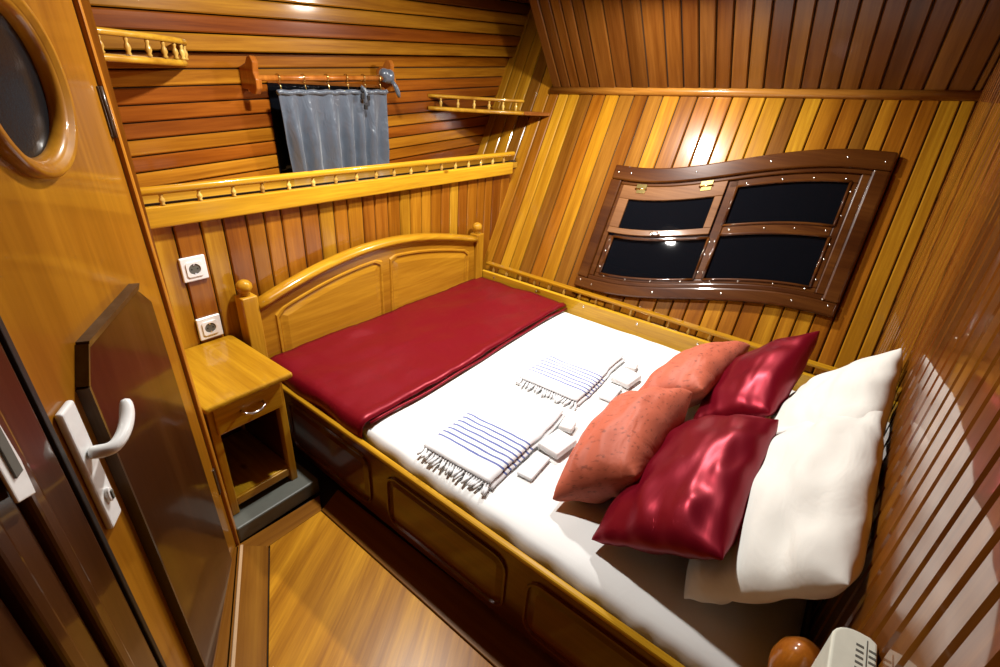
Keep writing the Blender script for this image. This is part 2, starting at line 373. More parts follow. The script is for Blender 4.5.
# ---------------------------------------------------------------- wall behind the bed head
wb = slab('wall_back', 'groove', [[(.42, W + .008, 0), (2.62, W + .008, 0), (2.62, W + .008, 1.05), (.42, W + .008, 1.05)]], (0, -1, 0), .03)
xs = [.45, .535, .618, .703, .777, .860, .928, .996, 1.080, 1.160]
while xs[-1] < 2.6: xs.append(xs[-1] + random.uniform(.066, .088))
for a, b_ in zip(xs, xs[1:]):
    plank('wall_plank', 'lower', (a, W, .02), (b_, W, .02), (a, W, 1.03), (b_, W, 1.03), (0, -1, 0), .012, wb, gap=.0022)
# ledge on top of the low wall
ledge = slab('trim_2', 'shelf', [[(.42, W - .012, 1.046), (2.54, W - .012, 1.046), (2.54, UW + .01, 1.046), (.42, UW + .01, 1.046)]], (0, 0, 1), .03)
# upper wall: boards that climb a little towards the hull, in two fields with a step between
TILT = .064
wu = slab('wall_back_upper', 'groove', [[(.40, UW + .012, 1.0), (3.15, UW + .012, 1.0), (3.15, UW + .012, 2.0), (.40, UW + .012, 2.0)]], (0, -1, 0), .03)
zc = 1.434       # height of the step at x = 0
k = zc
step_w = .0545
z0 = zc
j = 0
while z0 > .86:
    a, b_ = z0 - step_w, z0
    plank('wall_plank', 'upper', (.42, UW, a + TILT * .42), (.42, UW, b_ + TILT * .42), (2.9, UW, a + TILT * 2.9), (2.9, UW, b_ + TILT * 2.9), (0, -1, 0), .012, wu, gap=.0024)
    z0 -= step_w
z0 = zc
while z0 < 1.98:
    a, b_ = z0, z0 + .058
    yy = UW - .035
    plank('wall_plank', 'upper', (.42, yy, a + TILT * .42), (.42, yy, b_ + TILT * .42), (3.05, yy, a + TILT * 3.05), (3.05, yy, b_ + TILT * 3.05), (0, -1, 0), .045 if z0 == zc else .012, wu, gap=.0024)
    z0 += .058
# ---------------------------------------------------------------- hull side
Wy0, Wy1 = 1.135, -.035
def S(t):
    t = min(1, max(0, (t - .06) / .88)); return (1 - math.cos(math.pi * t)) / 2
def win(t, f, w_=0.0):
    s = S(t); b_ = .107 + .183 * s; tp = .788 + .216 * s
    return hull(Wy0 + (Wy1 - Wy0) * t, b_ + (tp - b_) * f, w_)
def win_v(y, f):
    t = (Wy0 - y) / (Wy0 - Wy1); s = S(t); b_ = .107 + .183 * s; tp = .788 + .216 * s; return b_ + (tp - b_) * f
VB = -.16
def vtop(y): return (mould_z(y) - .40) / math.cos(TH) if y < 1.72 else 1.80
bk = -.012
ya, yb = 1.09, .01
wr = slab('wall_right', 'groove', [
    [hull(FY, VB, bk), hull(yb, VB, bk), hull(yb, vtop(yb), bk), hull(FY, vtop(FY), bk)],
    [hull(ya, VB, bk), hull(1.715, VB, bk), hull(1.715, vtop(1.71), bk), hull(ya, vtop(ya), bk)],
    [hull(1.715, VB, bk), hull(2.15, VB, bk), hull(2.15, 1.8, bk), hull(1.715, 1.8, bk)],
    [hull(yb, VB, bk), hull(ya, VB, bk), hull(ya, .13, bk), hull(yb, .31, bk)],
    [hull(yb, .97, bk), hull(ya, .765, bk), hull(ya, vtop(ya), bk), hull(yb, vtop(yb), bk)]], HN, .03)
ys = [2.13, 2.05, 1.965, 1.885, 1.805, 1.72, 1.655, 1.588, 1.516, 1.435, 1.355, 1.273, 1.187, 1.11, 1.029, .941, .851, .77, .686]
while ys[-1] > .2: ys.append(ys[-1] - .083 + .006 * (len(ys) % 3))
while ys[-1] > FY: ys.append(ys[-1] - random.choice((.060, .064, .069)))
ys[-1] = FY
for a, b_ in zip(ys, ys[1:]):
    hi0, hi1 = vtop(a - .001), vtop(b_ + .001)
    if a <= ya + .03 and b_ >= yb - .03:
        plank('hull_plank', 'hull', hull(a, VB), hull(b_, VB), hull(a, win_v(a, .06)), hull(b_, win_v(b_, .06)), HN, .012, wr)
        plank('hull_plank', 'hull', hull(a, win_v(a, .94)), hull(b_, win_v(b_, .94)), hull(a, hi0), hull(b_, hi1), HN, .012, wr)
    else:
        plank('hull_plank', 'hull', hull(a, VB), hull(b_, VB), hull(a, hi0), hull(b_, hi1), HN, .012, wr)
# ---------------------------------------------------------------- sloping ceiling and deckhead
CU = V((-.632, 0, .772)).normalized(); CN = V((-.772, 0, -.632)).normalized()
def cpt(y, q, w_=0.0): return hull_z(y, mould_z(y)) + CU * q + CN * w_
CL = 1.70; CQ = .60
ce = slab('ceiling', 'groove', [[cpt(CL, 0, -.012), cpt(FY, 0, -.012), cpt(FY, CQ, -.012), cpt(CL, CQ, -.012)]], CN, .02)
cs = [CL, 1.64, 1.578, 1.519, 1.458, 1.397, 1.299, 1.205, 1.114, 1.011, .93, .853]
while cs[-1] > FY: cs.append(cs[-1] - random.choice((.075, .080, .072)))
cs[-1] = FY
for a, b_ in zip(cs, cs[1:]):
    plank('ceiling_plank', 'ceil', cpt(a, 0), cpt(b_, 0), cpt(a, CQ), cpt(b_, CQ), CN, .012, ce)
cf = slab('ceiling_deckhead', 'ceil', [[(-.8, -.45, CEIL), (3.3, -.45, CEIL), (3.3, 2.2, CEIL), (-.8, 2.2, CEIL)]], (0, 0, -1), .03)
# rounded moulding where the slope meets the hull side
bm = bmesh.new(); rings = []
for y in (CL + .01, 1.2, .7, .2, FY):
    c = hull_z(y, mould_z(y)) + V((-.004, 0, 0)); rings.append([bm.verts.new(c + V((-math.cos(t), 0, math.sin(t))) * .021) for t in [k_ * math.pi / 6 - math.pi / 2 for k_ in range(7)]])
for a, b_ in zip(rings, rings[1:]):
    for i in range(6): bm.faces.new((a[i], a[i + 1], b_[i + 1], b_[i]))
bm.faces.new(rings[0]); bm.faces.new(rings[-1])
tag(link('trim_1', bm_mesh('trim_1', bm), 'mould', smooth=True), kind='structure')
# ---------------------------------------------------------------- bulkhead at the foot, corner batten
wf = slab('wall_front', 'groove', [[(-.75, FY - .012, 0), (3.1, FY - .012, 0), (3.1, FY - .012, CEIL), (-.75, FY - .012, CEIL)]], (0, 1, 0), .03)
xs = [-.64 + .065 * i for i in range(18)] + [.532, .597, .654, .712]
while xs[-1] < 3.0: xs.append(xs[-1] + random.choice((.060, .063, .066)))
for a, b_ in zip(xs, xs[1:]):
    plank('wall_plank', 'foot', (a, FY, 0), (b_, FY, 0), (a, FY, CEIL), (b_, FY, CEIL), (0, 1, 0), .012, wf, ch=.006, gap=.003)
# ---------------------------------------------------------------- door wall (leans a little, like the photograph's)
DE = V((.56857, .82263, 0)).normalized(); DNO = V((.82251, -.56848, .01745)).normalized(); DUP = DE.cross(-DNO).normalized()
DM = Matrix(((DE.x, -DNO.x, DUP.x, DA.x), (DE.y, -DNO.y, DUP.y, DA.y), (DE.z, -DNO.z, DUP.z, DA.z), (0, 0, 0, 1)))
def dobj(o): return o
wl = link('wall_left', bpy.data.meshes.new('wall_left'), 'jamb'); wl.matrix_world = DM; tag(wl, kind='structure'); bpy.context.view_layer.update()
bm = bmesh.new()
for lo, hi in (((-1.88, .012, -.05), (-.587, .06, 2.05)), ((.0, .0, -.02), (.024, .06, 2.05))):
    r_ = bmesh.ops.create_cube(bm, size=1)
    for v in r_['verts']: v.co = V([lo[i] + (v.co[i] + .5) * (hi[i] - lo[i]) for i in range(3)])
bm.to_mesh(wl.data); bm.free()
wl.data.materials.clear(); wl.data.materials.append(M['jamb'])
for i, (a, b_, d0, mt_) in enumerate(((-.665, -.595, -.004, 'jamb'), (-.698, -.668, -.016, 'jamb'), (-.753, -.701, -.004, 'jamb'), (-.788, -.756, -.020, 'jamb'), (-.883, -.793, -.006, 'jamb'), (-.913, -.887, -.02, 'jamb'), (-1.15, -.916, -.006, 'jamb'))):
    box('jamb_moulding', mt_, (a, d0, -.10), (b_, .012, 2.02), wl, bev=.008, segs=3, local=True)
box('door_post', 'doorpost', (.004, -.010, -.02), (.026, .012, 2.02), wl, bev=.004, local=True)
rw = slab('wall_left_return', 'doorpost', [[(.425, 1.36, 0), (.425, UW + .02, 0), (.425, UW + .02, CEIL), (.425, 1.36, CEIL)]], (1, 0, 0), .03)
dr = empty('door_1', mat=DM); tag(dr, kind='structure')
PC = (-.318, 1.411); PR0, PR1 = .141, .109
# leaf with the round opening
bm = bmesh.new(); nseg = 40
s0, s1, zb, zt = -.575, -.0, .008, 1.86
def loop(y):
    circ = [bm.verts.new((PC[0] + PR0 * .93 * math.cos(2 * math.pi * i / nseg), y, PC[1] + PR0 * .93 * math.sin(2 * math.pi * i / nseg))) for i in range(nseg)]
    rect = []
    for i in range(nseg):
        c, s = math.cos(2 * math.pi * i / nseg), math.sin(2 * math.pi * i / nseg)
        tx = ((s1 - PC[0]) / c) if c > 1e-6 else ((s0 - PC[0]) / c if c < -1e-6 else 1e9)
        tz = ((zt - PC[1]) / s) if s > 1e-6 else ((zb - PC[1]) / s if s < -1e-6 else 1e9)
        t = min(tx, tz); rect.append(bm.verts.new((PC[0] + c * t, y, PC[1] + s * t)))
    return circ, rect
c0, r0 = loop(0.0); c1, r1 = loop(.04)
corn = {}
for i in range(nseg):
    j = (i + 1) % nseg
    for (cc, rr, flip) in ((c0, r0, 1), (c1, r1, 0)):
        A, B = rr[i], rr[j]
        vs = [cc[i], cc[j], B]
        if abs(A.co.x - B.co.x) > 1e-5 and abs(A.co.z - B.co.z) > 1e-5:
            cx = s1 if max(A.co.x, B.co.x) > s1 - 1e-4 else s0; cz = zt if max(A.co.z, B.co.z) > zt - 1e-4 else zb
            C_ = bm.verts.new((cx, A.co.y, cz)); vs.append(C_); corn[(i, flip)] = C_
        vs.append(A); bm.faces.new(vs)
    bm.faces.new((c0[i], c0[j], c1[j], c1[i]))
    if (i, 1) in corn:
        bm.faces.new((r0[i], corn[(i, 1)], corn[(i, 0)], r1[i])); bm.faces.new((corn[(i, 1)], r0[j], r1[j], corn[(i, 0)]))
    else: bm.faces.new((r0[i], r0[j], r1[j], r1[i]))
leaf = link('door_leaf', bm_mesh('door_leaf', bm), 'door', dr)
# porthole: stepped ring and dark glass
def ring_lathe(name, mat, prof, parent, seg=56):
    bm = bmesh.new(); rg = []
    for r_, y in prof: rg.append([bm.verts.new((PC[0] + r_ * math.cos(2 * math.pi * i / seg), y, PC[1] + r_ * math.sin(2 * math.pi * i / seg))) for i in range(seg)])
    n_ = len(prof)
    for q in range(n_):
        a, b_ = rg[q], rg[(q + 1) % n_]
        for i in range(seg): bm.faces.new((a[i], a[(i + 1) % seg], b_[(i + 1) % seg], b_[i]))
    return link(name, bm_mesh(name, bm), mat, parent, True)
ring_lathe('porthole_rim', 'door', [(.141, .0), (.141, -.012), (.136, -.018), (.127, -.018), (.123, -.011), (.119, -.011), (.113, -.005), (.1085, .004), (.1085, .02), (.141, .02)], dr)
bm = bmesh.new(); bmesh.ops.create_circle(bm, cap_ends=True, radius=.112, segments=48)
r_ = bmesh.ops.extrude_face_region(bm, geom=bm.faces[:])
for g in r_['geom']:
    if isinstance(g, bmesh.types.BMVert): g.co.z += .006
gl = link('porthole_glass', bm_mesh('porthole_glass', bm), 'portglass', dr); gl.matrix_local = Matrix.Translation((PC[0], .016, PC[1])) @ Matrix.Rotation(R(90), 4, 'X')
# applied dark panel with clipped corners
PAN = [(-.472, .05), (-.094, .05), (-.094, .952), (-.156, 1.008), (-.428, 1.008), (-.472, .955)]
poly_prism('door_panel', 'doordark', PAN, (1, 0, 0), (0, 0, 1), (0, -1, 0), (0, .001, 0), .012, dr, bev=.004, local=True)
for (a, b_) in (((-.476, .05), (-.476, .957)), ((-.476, .957), (-.430, 1.013)), ((-.430, 1.013), (-.156, 1.013))):
    A = V((a[0], -.004, a[1])); B = V((b_[0], -.004, b_[1])); d_ = (B - A).normalized(); p_ = d_.cross(V((0, 1, 0))) * .007
    bm = bmesh.new()
    prof = [(-1, .004), (-1, -.012), (1, -.016), (1, .004)]
    ra = [bm.verts.new(A + p_ * u + V((0, y, 0))) for u, y in prof]; rb = [bm.verts.new(B + p_ * u + V((0, y, 0))) for u, y in prof]
    for i in range(4): bm.faces.new((ra[i], ra[(i + 1) % 4], rb[(i + 1) % 4], rb[i]))
    bm.faces.new(ra); bm.faces.new(rb)
    link('panel_edging', bm_mesh('panel_edging', bm), 'edge', dr)
box('door_seal', 'rubber', (-.588, -.004, .01), (-.576, .03, 1.86), dr, bev=.002, local=True)
hg = box('hinge', 'edge', (-.010, -.004, 1.30), (.006, .012, 1.40), dr, bev=.002, local=True)
tube('hinge_pin', 'edge', [(-.003, -.005, 1.30), (-.003, -.005, 1.40)], .0045, hg, 8, local=True).location = -hg.location
hg2 = box('hinge', 'edge', (-.010, -.004, .25), (.006, .012, .35), dr, bev=.002, local=True)
# white lever handle on a long plate
hp = box('handle_plate', 'white', (-.563, -.012, .712), (-.518, .0, .962), dr, bev=.005, segs=3, local=True)
lev = [(-0.541, -.010, .868), (-0.541, -.032, .868), (-0.538, -.044, .868), (-0.526, -.050, .870), (-0.506, -.053, .874), (-0.486, -.053, .880), (-0.471, -.052, .888), (-0.458, -.050, .898), (-0.449, -.048, .910)]
tb = tube('lever', 'white', lev, .011, hp, 12, local=True, radii=[.013, .012, .012, .0115, .0115, .012, .012, .0115, .008]); tb.location = -hp.location
smoothed(tb)
kc = poly_prism('keyhole_cover', 'white', [(.009 * math.cos(i * math.pi / 8), .015 * math.sin(i * math.pi / 8)) for i in range(16)], (1, 0, 0), (0, 0, 1), (0, -1, 0), (-.541, -.011, .775), .008, hp, bev=.002, local=True); kc.location = V((-.541, -.011, .775)) - hp.location
kk = box('key_slot', 'slot', (-.544, -.021, .765), (-.538, -.017, .783), hp, bev=.001, local=True); kk.location = V((-.541, -.0195, .774)) - hp.location
# strike plate in the jamb
sp = poly_prism('strike_plate', 'white', [(-.022, -.06), (.012, -.075), (.016, -.02), (.012, .05), (-.004, .085), (-.022, .09)], (1, 0, 0), (0, 0, 1), (0, -1, 0), (-.704, -.016, 1.0), .005, wl, bev=.002, local=True)
box('strike_slot', 'slot', (-.010, -.008, -.03), (.006, -.005, .045), sp, bev=.0008, local=True)
# ---------------------------------------------------------------- window with the waved frame
wn = empty('window_1', win(.5, 0)); tag(wn, kind='structure')
def strip3(name, mat, t0, t1, f0, f1, w0, w1, n_=10, parent=None, bev=.004, skew=0.0):
    """box in the window's own curved grid"""
    bm = bmesh.new(); rg = []
    P_ = inv(parent or wn)
    for i in range(n_ + 1):
        t = t0 + (t1 - t0) * i / n_
        rg.append([bm.verts.new(P_ @ win(t, f, q)) for f, q in ((f0, w0), (f1, w0), (f1, w1), (f0, w1))])
    for a, b_ in zip(rg, rg[1:]):
        for i in range(4): bm.faces.new((a[i], a[(i + 1) % 4], b_[(i + 1) % 4], b_[i]))
    bm.faces.new(rg[0]); bm.faces.new(rg[-1])
    bm.normal_update()
    bmesh.ops.recalc_face_normals(bm, faces=bm.faces)
    ed = [e for e in bm.edges if len(e.link_faces) == 2 and e.calc_face_angle(0) > .9]
    bmesh.ops.bevel(bm, geom=ed, offset=bev, segments=2, profile=.5, affect='EDGES')
    return link(name, bm_mesh(name, bm), mat, parent or wn)
fr = []
strip3('frame_board', 'window', 0, 1, .885, 1.0, .001, .034, 20, bev=.008)
strip3('frame_board', 'window', 0, 1, .0, .085, .001, .034, 20, bev=.008)
strip3('frame_board', 'window', 0, .052, .085, .885, .001, .034, 2, bev=.008)
strip3('frame_board', 'window', .948, 1, .085, .885, .001, .034, 2, bev=.008)
# stepped inner frame
for (t0, t1, f0, f1, n_) in ((.05, .95, .858, .887, 18), (.05, .95, .083, .118, 18), (.05, .074, .118, .858, 1), (.92, .95, .118, .858, 1)):
    strip3('inner_frame', 'window', t0, t1, f0, f1, -.004, .022, n_, bev=.005)
for (t0, t1, f0, f1, n_) in ((.074, .92, .118, .15, 18), (.50, .92, .805, .858, 9), (.074, .10, .15, .46, 1), (.896, .92, .15, .805, 1), (.494, .532, .15, .858, 1), (.10, .494, .445, .472, 8), (.532, .896, .46, .54, 8)):
    strip3('glazing_bar', 'window', t0, t1, f0, f1, -.006, .012, n_, bev=.004)
# rounded beads round the fixed panes
def bead(pts, mat='window'):
    return tube('glazing_bead', mat, [win(*p) for p in pts], .0065, wn, 8)
def rect_beads(t0, t1, f0, f1, w_):
    n_ = 8
    bead([(t0 + (t1 - t0) * i / n_, f0, w_) for i in range(n_ + 1)]); bead([(t0 + (t1 - t0) * i / n_, f1, w_) for i in range(n_ + 1)])
    bead([(t0, f0, w_), (t0, f1, w_)]); bead([(t1, f0, w_), (t1, f1, w_)])
PANES = [(.10, .494, .152, .447), (.532, .896, .152, .462), (.532, .896, .538, .806)]
for (t0, t1, f0, f1) in PANES:
    strip3('pane', 'glass', t0, t1, f0, f1, .000, .004, 10, bev=.0006)
    rect_beads(t0 - .002, t1 + .002, f0 - .004, f1 + .004, .012)
# the small hinged sash
sh = strip3('sash', 'sash', .066, .492, .475, .52, .004, .026, 8, bev=.003)
strip3('sash_rail', 'sash', .066, .492, .75, .855, .004, .026, 8, sh, bev=.003)
strip3('sash_rail', 'sash', .066, .112, .52, .75, .004, .026, 1, sh, bev=.003)
strip3('sash_rail', 'sash', .462, .492, .52, .75, .004, .026, 1, sh, bev=.003)
strip3('pane', 'glass', .110, .464, .515, .755, .010, .015, 10, sh, bev=.0006)
for t in (.128, .392):
    hgw = strip3('hinge', 'brass', t, t + .046, .835, .872, .0245, .0285, 2, bev=.001)
    strip3('hinge_leaf', 'brass', t + .006, t + .046, .80, .832, .0245, .028, 2, hgw, bev=.001)
    tube('hinge_pin', 'brass', [win(t - .003, .834, .029), win(t + .05, .834, .029)], .004, hgw, 8)
la = strip3('latch', 'chrome', .262, .302, .482, .502, .026, .032, 1, bev=.001)
tube('latch_knob', 'chrome', [win(.270, .492, .032), win(.270, .492, .046)], .007, la, 10)
tube('latch_knob', 'chrome', [win(.294, .492, .032), win(.294, .492, .042)], .006, la, 10)
sme = lathe('screw', [(.0048, 0), (.0045, .0015), (.003, .0026), (.0008, .003)], 10)
def screw(t, f, w_):
    o = link('screw', sme, 'screw', wn); z_ = HN; x_ = V((0, 1, 0)); y_ = z_.cross(x_)
    p = win(t, f, w_); o.matrix_basis = inv(wn) @ Matrix(((x_.x, y_.x, z_.x, p.x), (x_.y, y_.y, z_.y, p.y), (x_.z, y_.z, z_.z, p.z), (0, 0, 0, 1)))
for t in (.085, .36, .62, .86): screw(t, .945, .034); screw(t, .045, .034)
for t in (.12, .22, .33, .45, .56, .66, .78, .885): screw(t, .134, .0125)
for t in (.56, .68, .78, .88): screw(t, .825, .0125); screw(t, .50, .0125)
for f in (.2, .33, .42): screw(.087, f, .0125); screw(.505, f, .0125); screw(.523, f, .0125); screw(.908, f, .0125)
for f in (.6, .75): screw(.908, f, .0125)
for (t, f) in ((.026, .94), (.974, .935), (.974, .06), (.026, .06), (.955, .875), (.95, .09)): screw(t, f, .034)
# ---------------------------------------------------------------- ledge gallery (rail with spindles)
spin = lathe('spindle', [(.005, 0), (.0085, .002), (.0055, .006), (.0095, .012), (.0080, .018), (.0042, .023), (.0065, .028), (.005, .032)], 10)
def spindles(parent, pts, h_):
    for p in pts:
        o = link('spindle', spin, 'spindle', parent); o.location = inv(parent) @ V(p); o.scale = (1, 1, h_ / .032)
gr = empty('ledge_gallery', (1.5, W, 1.0))
tag(gr, 'long yellow spindle gallery along the ledge above the bed headboard', 'gallery rail')
box('fascia_board', 'pine_x', (.44, W - .030, .985), (2.475, W - .004, 1.052), gr, bev=.006, segs=3)
box('top_rail', 'pine_x', (.44, W - .032, 1.086), (2.49, W - .006, 1.112), gr, bev=.011, segs=4, smooth=True)
spindles(gr, [(x_, W - .019, 1.052) for x_ in [.50, .60, .712] + [.824 + .1043 * i for i in range(16)]], .036)
# ---------------------------------------------------------------- bed
def bsx(y): return .748 + .024 * y       # the bed side is not quite square to the wall
bed = empty('bed', (1.4, .75, 0)); tag(bed, 'built-in pine double bed with arched panelled headboard and dark panelled side', 'bed')
ZR = .362
def side_box(name, mat, y0, y1, x0, x1, z0, z1, parent=bed, bev=.004):
    bm = bmesh.new(); P_ = inv(parent)
    q = [(bsx(y0) + x0, y0), (bsx(y0) + x1, y0), (bsx(y1) + x1, y1), (bsx(y1) + x0, y1)]
    a = [bm.verts.new(P_ @ V((u[0], u[1], z0))) for u in q]; b_ = [bm.verts.new(P_ @ V((u[0], u[1], z1))) for u in q]
    bm.faces.new(a[::-1]); bm.faces.new(b_)
    for i in range(4): bm.faces.new((a[i], a[(i + 1) % 4], b_[(i + 1) % 4], b_[i]))
    bmesh.ops.recalc_face_normals(bm, faces=bm.faces)
    if bev: bmesh.ops.bevel(bm, geom=bm.edges[:], offset=bev, segments=2, profile=.5, affect='EDGES')
    return link(name, bm_mesh(name, bm), mat, parent)
sd = side_box('side_board', 'bedside', -.145, 1.75, .004, .021, .055, ZR - .016)
side_box('toe_board', 'groove', -.145, 1.75, .035, .05, .0, .055, bed)
side_box('side_rail', 'pine_y', -.145, 1.70, -.003, .018, ZR - .017, ZR, bev=.006)
def panel_ring(y0, y1, z0, z1):
    # raised field with a routed groove round it
    rnd = .045
    def rr(e):
        pts = []
        for (cy, cz, a0) in ((y1 - rnd, z1 - rnd, 0), (y0 + rnd, z1 - rnd, 90), (y0 + rnd, z0 + rnd, 180), (y1 - rnd, z0 + rnd, 270)):
            for k_ in range(5):
                a = R(a0 + 90 * k_ / 4); pts.append((cy + (rnd - e) * math.cos(a), cz + (rnd - e) * math.sin(a)))
        return pts
    bm = bmesh.new(); P_ = inv(bed); rg = []
    for e, d_ in ((-.006, .0), (-.003, -.007), (.003, -.007), (.007, .0005), (.016, -.0015), (.030, -.005), (.034, -.005)):
        rg.append([bm.verts.new(P_ @ V((bsx(p[0]) + .004 + d_, p[0], p[1]))) for p in rr(e)])
    n_ = len(rg[0])
    for a, b_ in zip(rg, rg[1:]):
        for i in range(n_): bm.faces.new((a[i], a[(i + 1) % n_], b_[(i + 1) % n_], b_[i]))
    bm.faces.new(rg[-1])
    return link('side_panel', bm_mesh('side_panel', bm), 'bedside', bed)
for (y0, y1) in ((1.06, 1.56), (.47, .965), (-.02, .395)): panel_ring(y0, y1, .095, .305)
# head board
HF = 1.72
def arch(x):
    u = (x - .82) / (2.10 - .82); return .655 + .112 * math.sin(math.pi * min(1, max(0, u)) ** .93) * 1.0 - .0 * u + .012 * u
n_ = 28
outl = [(.80, .12)] + [(2.12, .12)] + [(.82 + (2.10 - .82) * i / n_, arch(.82 + (2.10 - .82) * i / n_)) for i in range(n_, -1, -1)]
poly_prism('headboard', 'headboard', [(p[0] - 1.4, p[1]) for p in outl], (1, 0, 0), (0, 0, 1), (0, 1, 0), (1.4, HF, 0), .03, bed, bev=.003)
# arched cap rail
bm = bmesh.new(); P_ = inv(bed); rg = []
for i in range(n_ + 1):
    x_ = .815 + (2.105 - .815) * i / n_; z_ = arch(x_)
    rg.append([bm.verts.new(P_ @ V((x_, HF + dy, z_ + dz))) for dy, dz in ((-.010, -.022), (-.022, -.014), (-.024, -.004), (-.018, .008), (-.004, .014), (.022, .014), (.034, .009), (.034, -.018), (.0, -.024))])
for a, b_ in zip(rg, rg[1:]):
    for i in range(9): bm.faces.new((a[i], a[(i + 1) % 9], b_[(i + 1) % 9], b_[i]))
bm.faces.new(rg[0]); bm.faces.new(rg[-1])
link('headboard_cap', bm_mesh('headboard_cap', bm), 'pine_x', bed, True)
def head_panel(x0, x1, z0):
    def pts(e):
        out = [(x0 + e, z0), (x1 - e, z0)]
        m_ = 16
        for i in range(m_ + 1):
            x_ = x1 - e + (x0 - x1 + 2 * e) * i / m_
            edge = min(abs(x_ - x0), abs(x1 - x_)); rn = .035
            dz = -(rn - math.sqrt(max(0, rn * rn - (rn - min(rn, edge)) ** 2)))
            out.append((x_, arch(x_) - .075 - e + dz))
        return out
    bm = bmesh.new(); P_ = inv(bed); rg = []
    for e, d_ in ((-.008, .0), (-.005, -.006), (.003, -.006), (.008, .0005), (.02, -.001), (.04, -.006), (.045, -.006)):
        rg.append([bm.verts.new(P_ @ V((p[0], HF + d_, p[1]))) for p in pts(e)])
    k_ = len(rg[0])
    for a, b_ in zip(rg, rg[1:]):
        for i in range(k_): bm.faces.new((a[i], a[(i + 1) % k_], b_[(i + 1) % k_], b_[i]))
    bm.faces.new(rg[-1])
    return link('headboard_panel', bm_mesh('headboard_panel', bm), 'headboard', bed)
head_panel(.885, 1.415, .36); head_panel(1.475, 2.045, .36)
post = lathe('post_finial', [(.013, 0), (.017, .004), (.013, .010), (.021, .018), (.0285, .032), (.027, .046), (.019, .057), (.008, .062), (.001, .063)], 20)
for x0, x1, zt in ((.755, .815, .700), (2.105, 2.165, .690)):
    box('head_post', 'pine_z', (x0, HF - .018, .0), (x1, HF + .042, zt), bed, bev=.006, segs=3)
    o = link('post_finial', post, 'pine_z', bed); o.location = inv(bed) @ V(((x0 + x1) / 2, HF + .012, zt - .001))
# foot posts
fp = lathe('foot_post', [(.032, 0), (.032, .38), (.024, .388), (.020, .40), (.026, .412), (.020, .42), (.018, .428), (.030, .445), (.042, .47), (.045, .495), (.040, .52), (.026, .540), (.010, .548), (.001, .549)], 20)
for x_, y_ in ((.765, -.166),):
    o = link('foot_post', fp, 'finial', bed); o.location = inv(bed) @ V((x_, y_, 0)); o.scale.z = 1.1
box('foot_board', 'bedside', (.80, -.211, .06), (2.13, -.200, .345), bed, bev=.003)
box('bed_base', 'bedside', (.80, -.197, .16), (2.13, 1.71, .185), bed, bev=.003)
# gallery along the hull beside the mattress
br = empty('bed_gallery', (2.18, .7, .3)); tag(br, 'yellow low gallery rail between the mattress and the window wall', 'gallery rail')
box('fascia_board', 'pine_y', (2.172, FY + .02, .33), (2.192, 1.715, .462), br, bev=.004)
box('gallery_shelf', 'pine_y', (2.192, FY + .02, .43), (2.236, 1.715, .444), br, bev=.002)
box('top_rail', 'pine_y', (2.205, FY + .02, .487), (2.243, 1.715, .502), br, bev=.005, segs=3)
spindles(br, [(2.218, 1.66 - .098 * i, .444) for i in range(19)], .044)
for i in range(5):
    o = link('wood_plug', sme, 'shelfdark', br); o.matrix_basis = inv(br) @ Matrix.Translation((2.172, 1.62 - .30 * i, .44)) @ Matrix.Rotation(R(-90), 4, 'Y') @ Matrix.Scale(1.3, 4)
# ---------------------------------------------------------------- mattress in a white sheet
def soft_block(name, mat, x0f, x1, y0, y1, z0, z1, nx, ny, rad, wr, seed, parent=None, subs=1):
    """rounded slab with a slightly creased top and skirt"""
    bm = bmesh.new()
    prof = [(0.012, z0), (0.0, z0 + .03), (0.0, z1 - rad), (rad * .3, z1 - rad * .3), (rad, z1)]
    loops = []
    def ring(ins, z, q):
        pts = []
        per = []
        for i in range(nx): per.append((i / nx, 0))
        for i in range(ny): per.append((1, i / ny))
        for i in range(nx): per.append((1 - i / nx, 1))
        for i in range(ny): per.append((0, 1 - i / ny))
        for u, v_ in per:
            y = y0 + ins + (y1 - y0 - 2 * ins) * v_
            xa = x0f(y) + ins; xb = x1 - ins
            x_ = xa + (xb - xa) * u
            cr_ = rad * 1.6
            dn = fbm((x_ * 3, y * 3, z * 9 + seed), 4.0) * wr
            if q < 4 and u < .01: dn += (.003 * math.sin(y * 95) * max(0, min(1, (.55 - y) / .4)) + .0015 * math.sin(y * 41)) * (1 if q < 3 else .7)
            pts.append(bm.verts.new((x_ + dn * (1 if q < 3 else .3), y + dn * .4, z + (0 if q < 3 else dn * .5))))
        return pts
    rs = [ring(i_, z, q) for q, (i_, z) in enumerate(prof)]
    k_ = len(rs[0])
    for a, b_ in zip(rs, rs[1:]):
        for i in range(k_): bm.faces.new((a[i], a[(i + 1) % k_], b_[(i + 1) % k_], b_[i]))
    bm.faces.new(rs[0][::-1])
    # top grid
    top_ = {}
    P0 = rs[-1]
    for i in range(nx + 1):
        for j in range(ny + 1):
            if j == 0 and i < nx: v_ = P0[i]
            elif i == nx and j < ny: v_ = P0[nx + j]
            elif j == ny and i > 0: v_ = P0[nx + ny + (nx - i)]
            elif i == 0 and j > 0: v_ = P0[2 * nx + ny + (ny - j)]
            else:
                y = y0 + rad + (y1 - y0 - 2 * rad) * j / ny; xa = x0f(y) + rad; x_ = xa + (x1 - rad - xa) * i / nx
                v_ = bm.verts.new((x_, y, z1 + .004 + fbm((x_, y, seed), 5) * wr * .7 + fbm((x_ * .6, y * 2, seed), 14) * wr * .25))
            top_[i, j] = v_
    for i in range(nx):
        for j in range(ny): bm.faces.new((top_[i, j], top_[i + 1, j], top_[i + 1, j + 1], top_[i, j + 1]))
    me = bm_mesh(name, bm); o = link(name, me, mat, parent, True); return smoothed(o, subs)
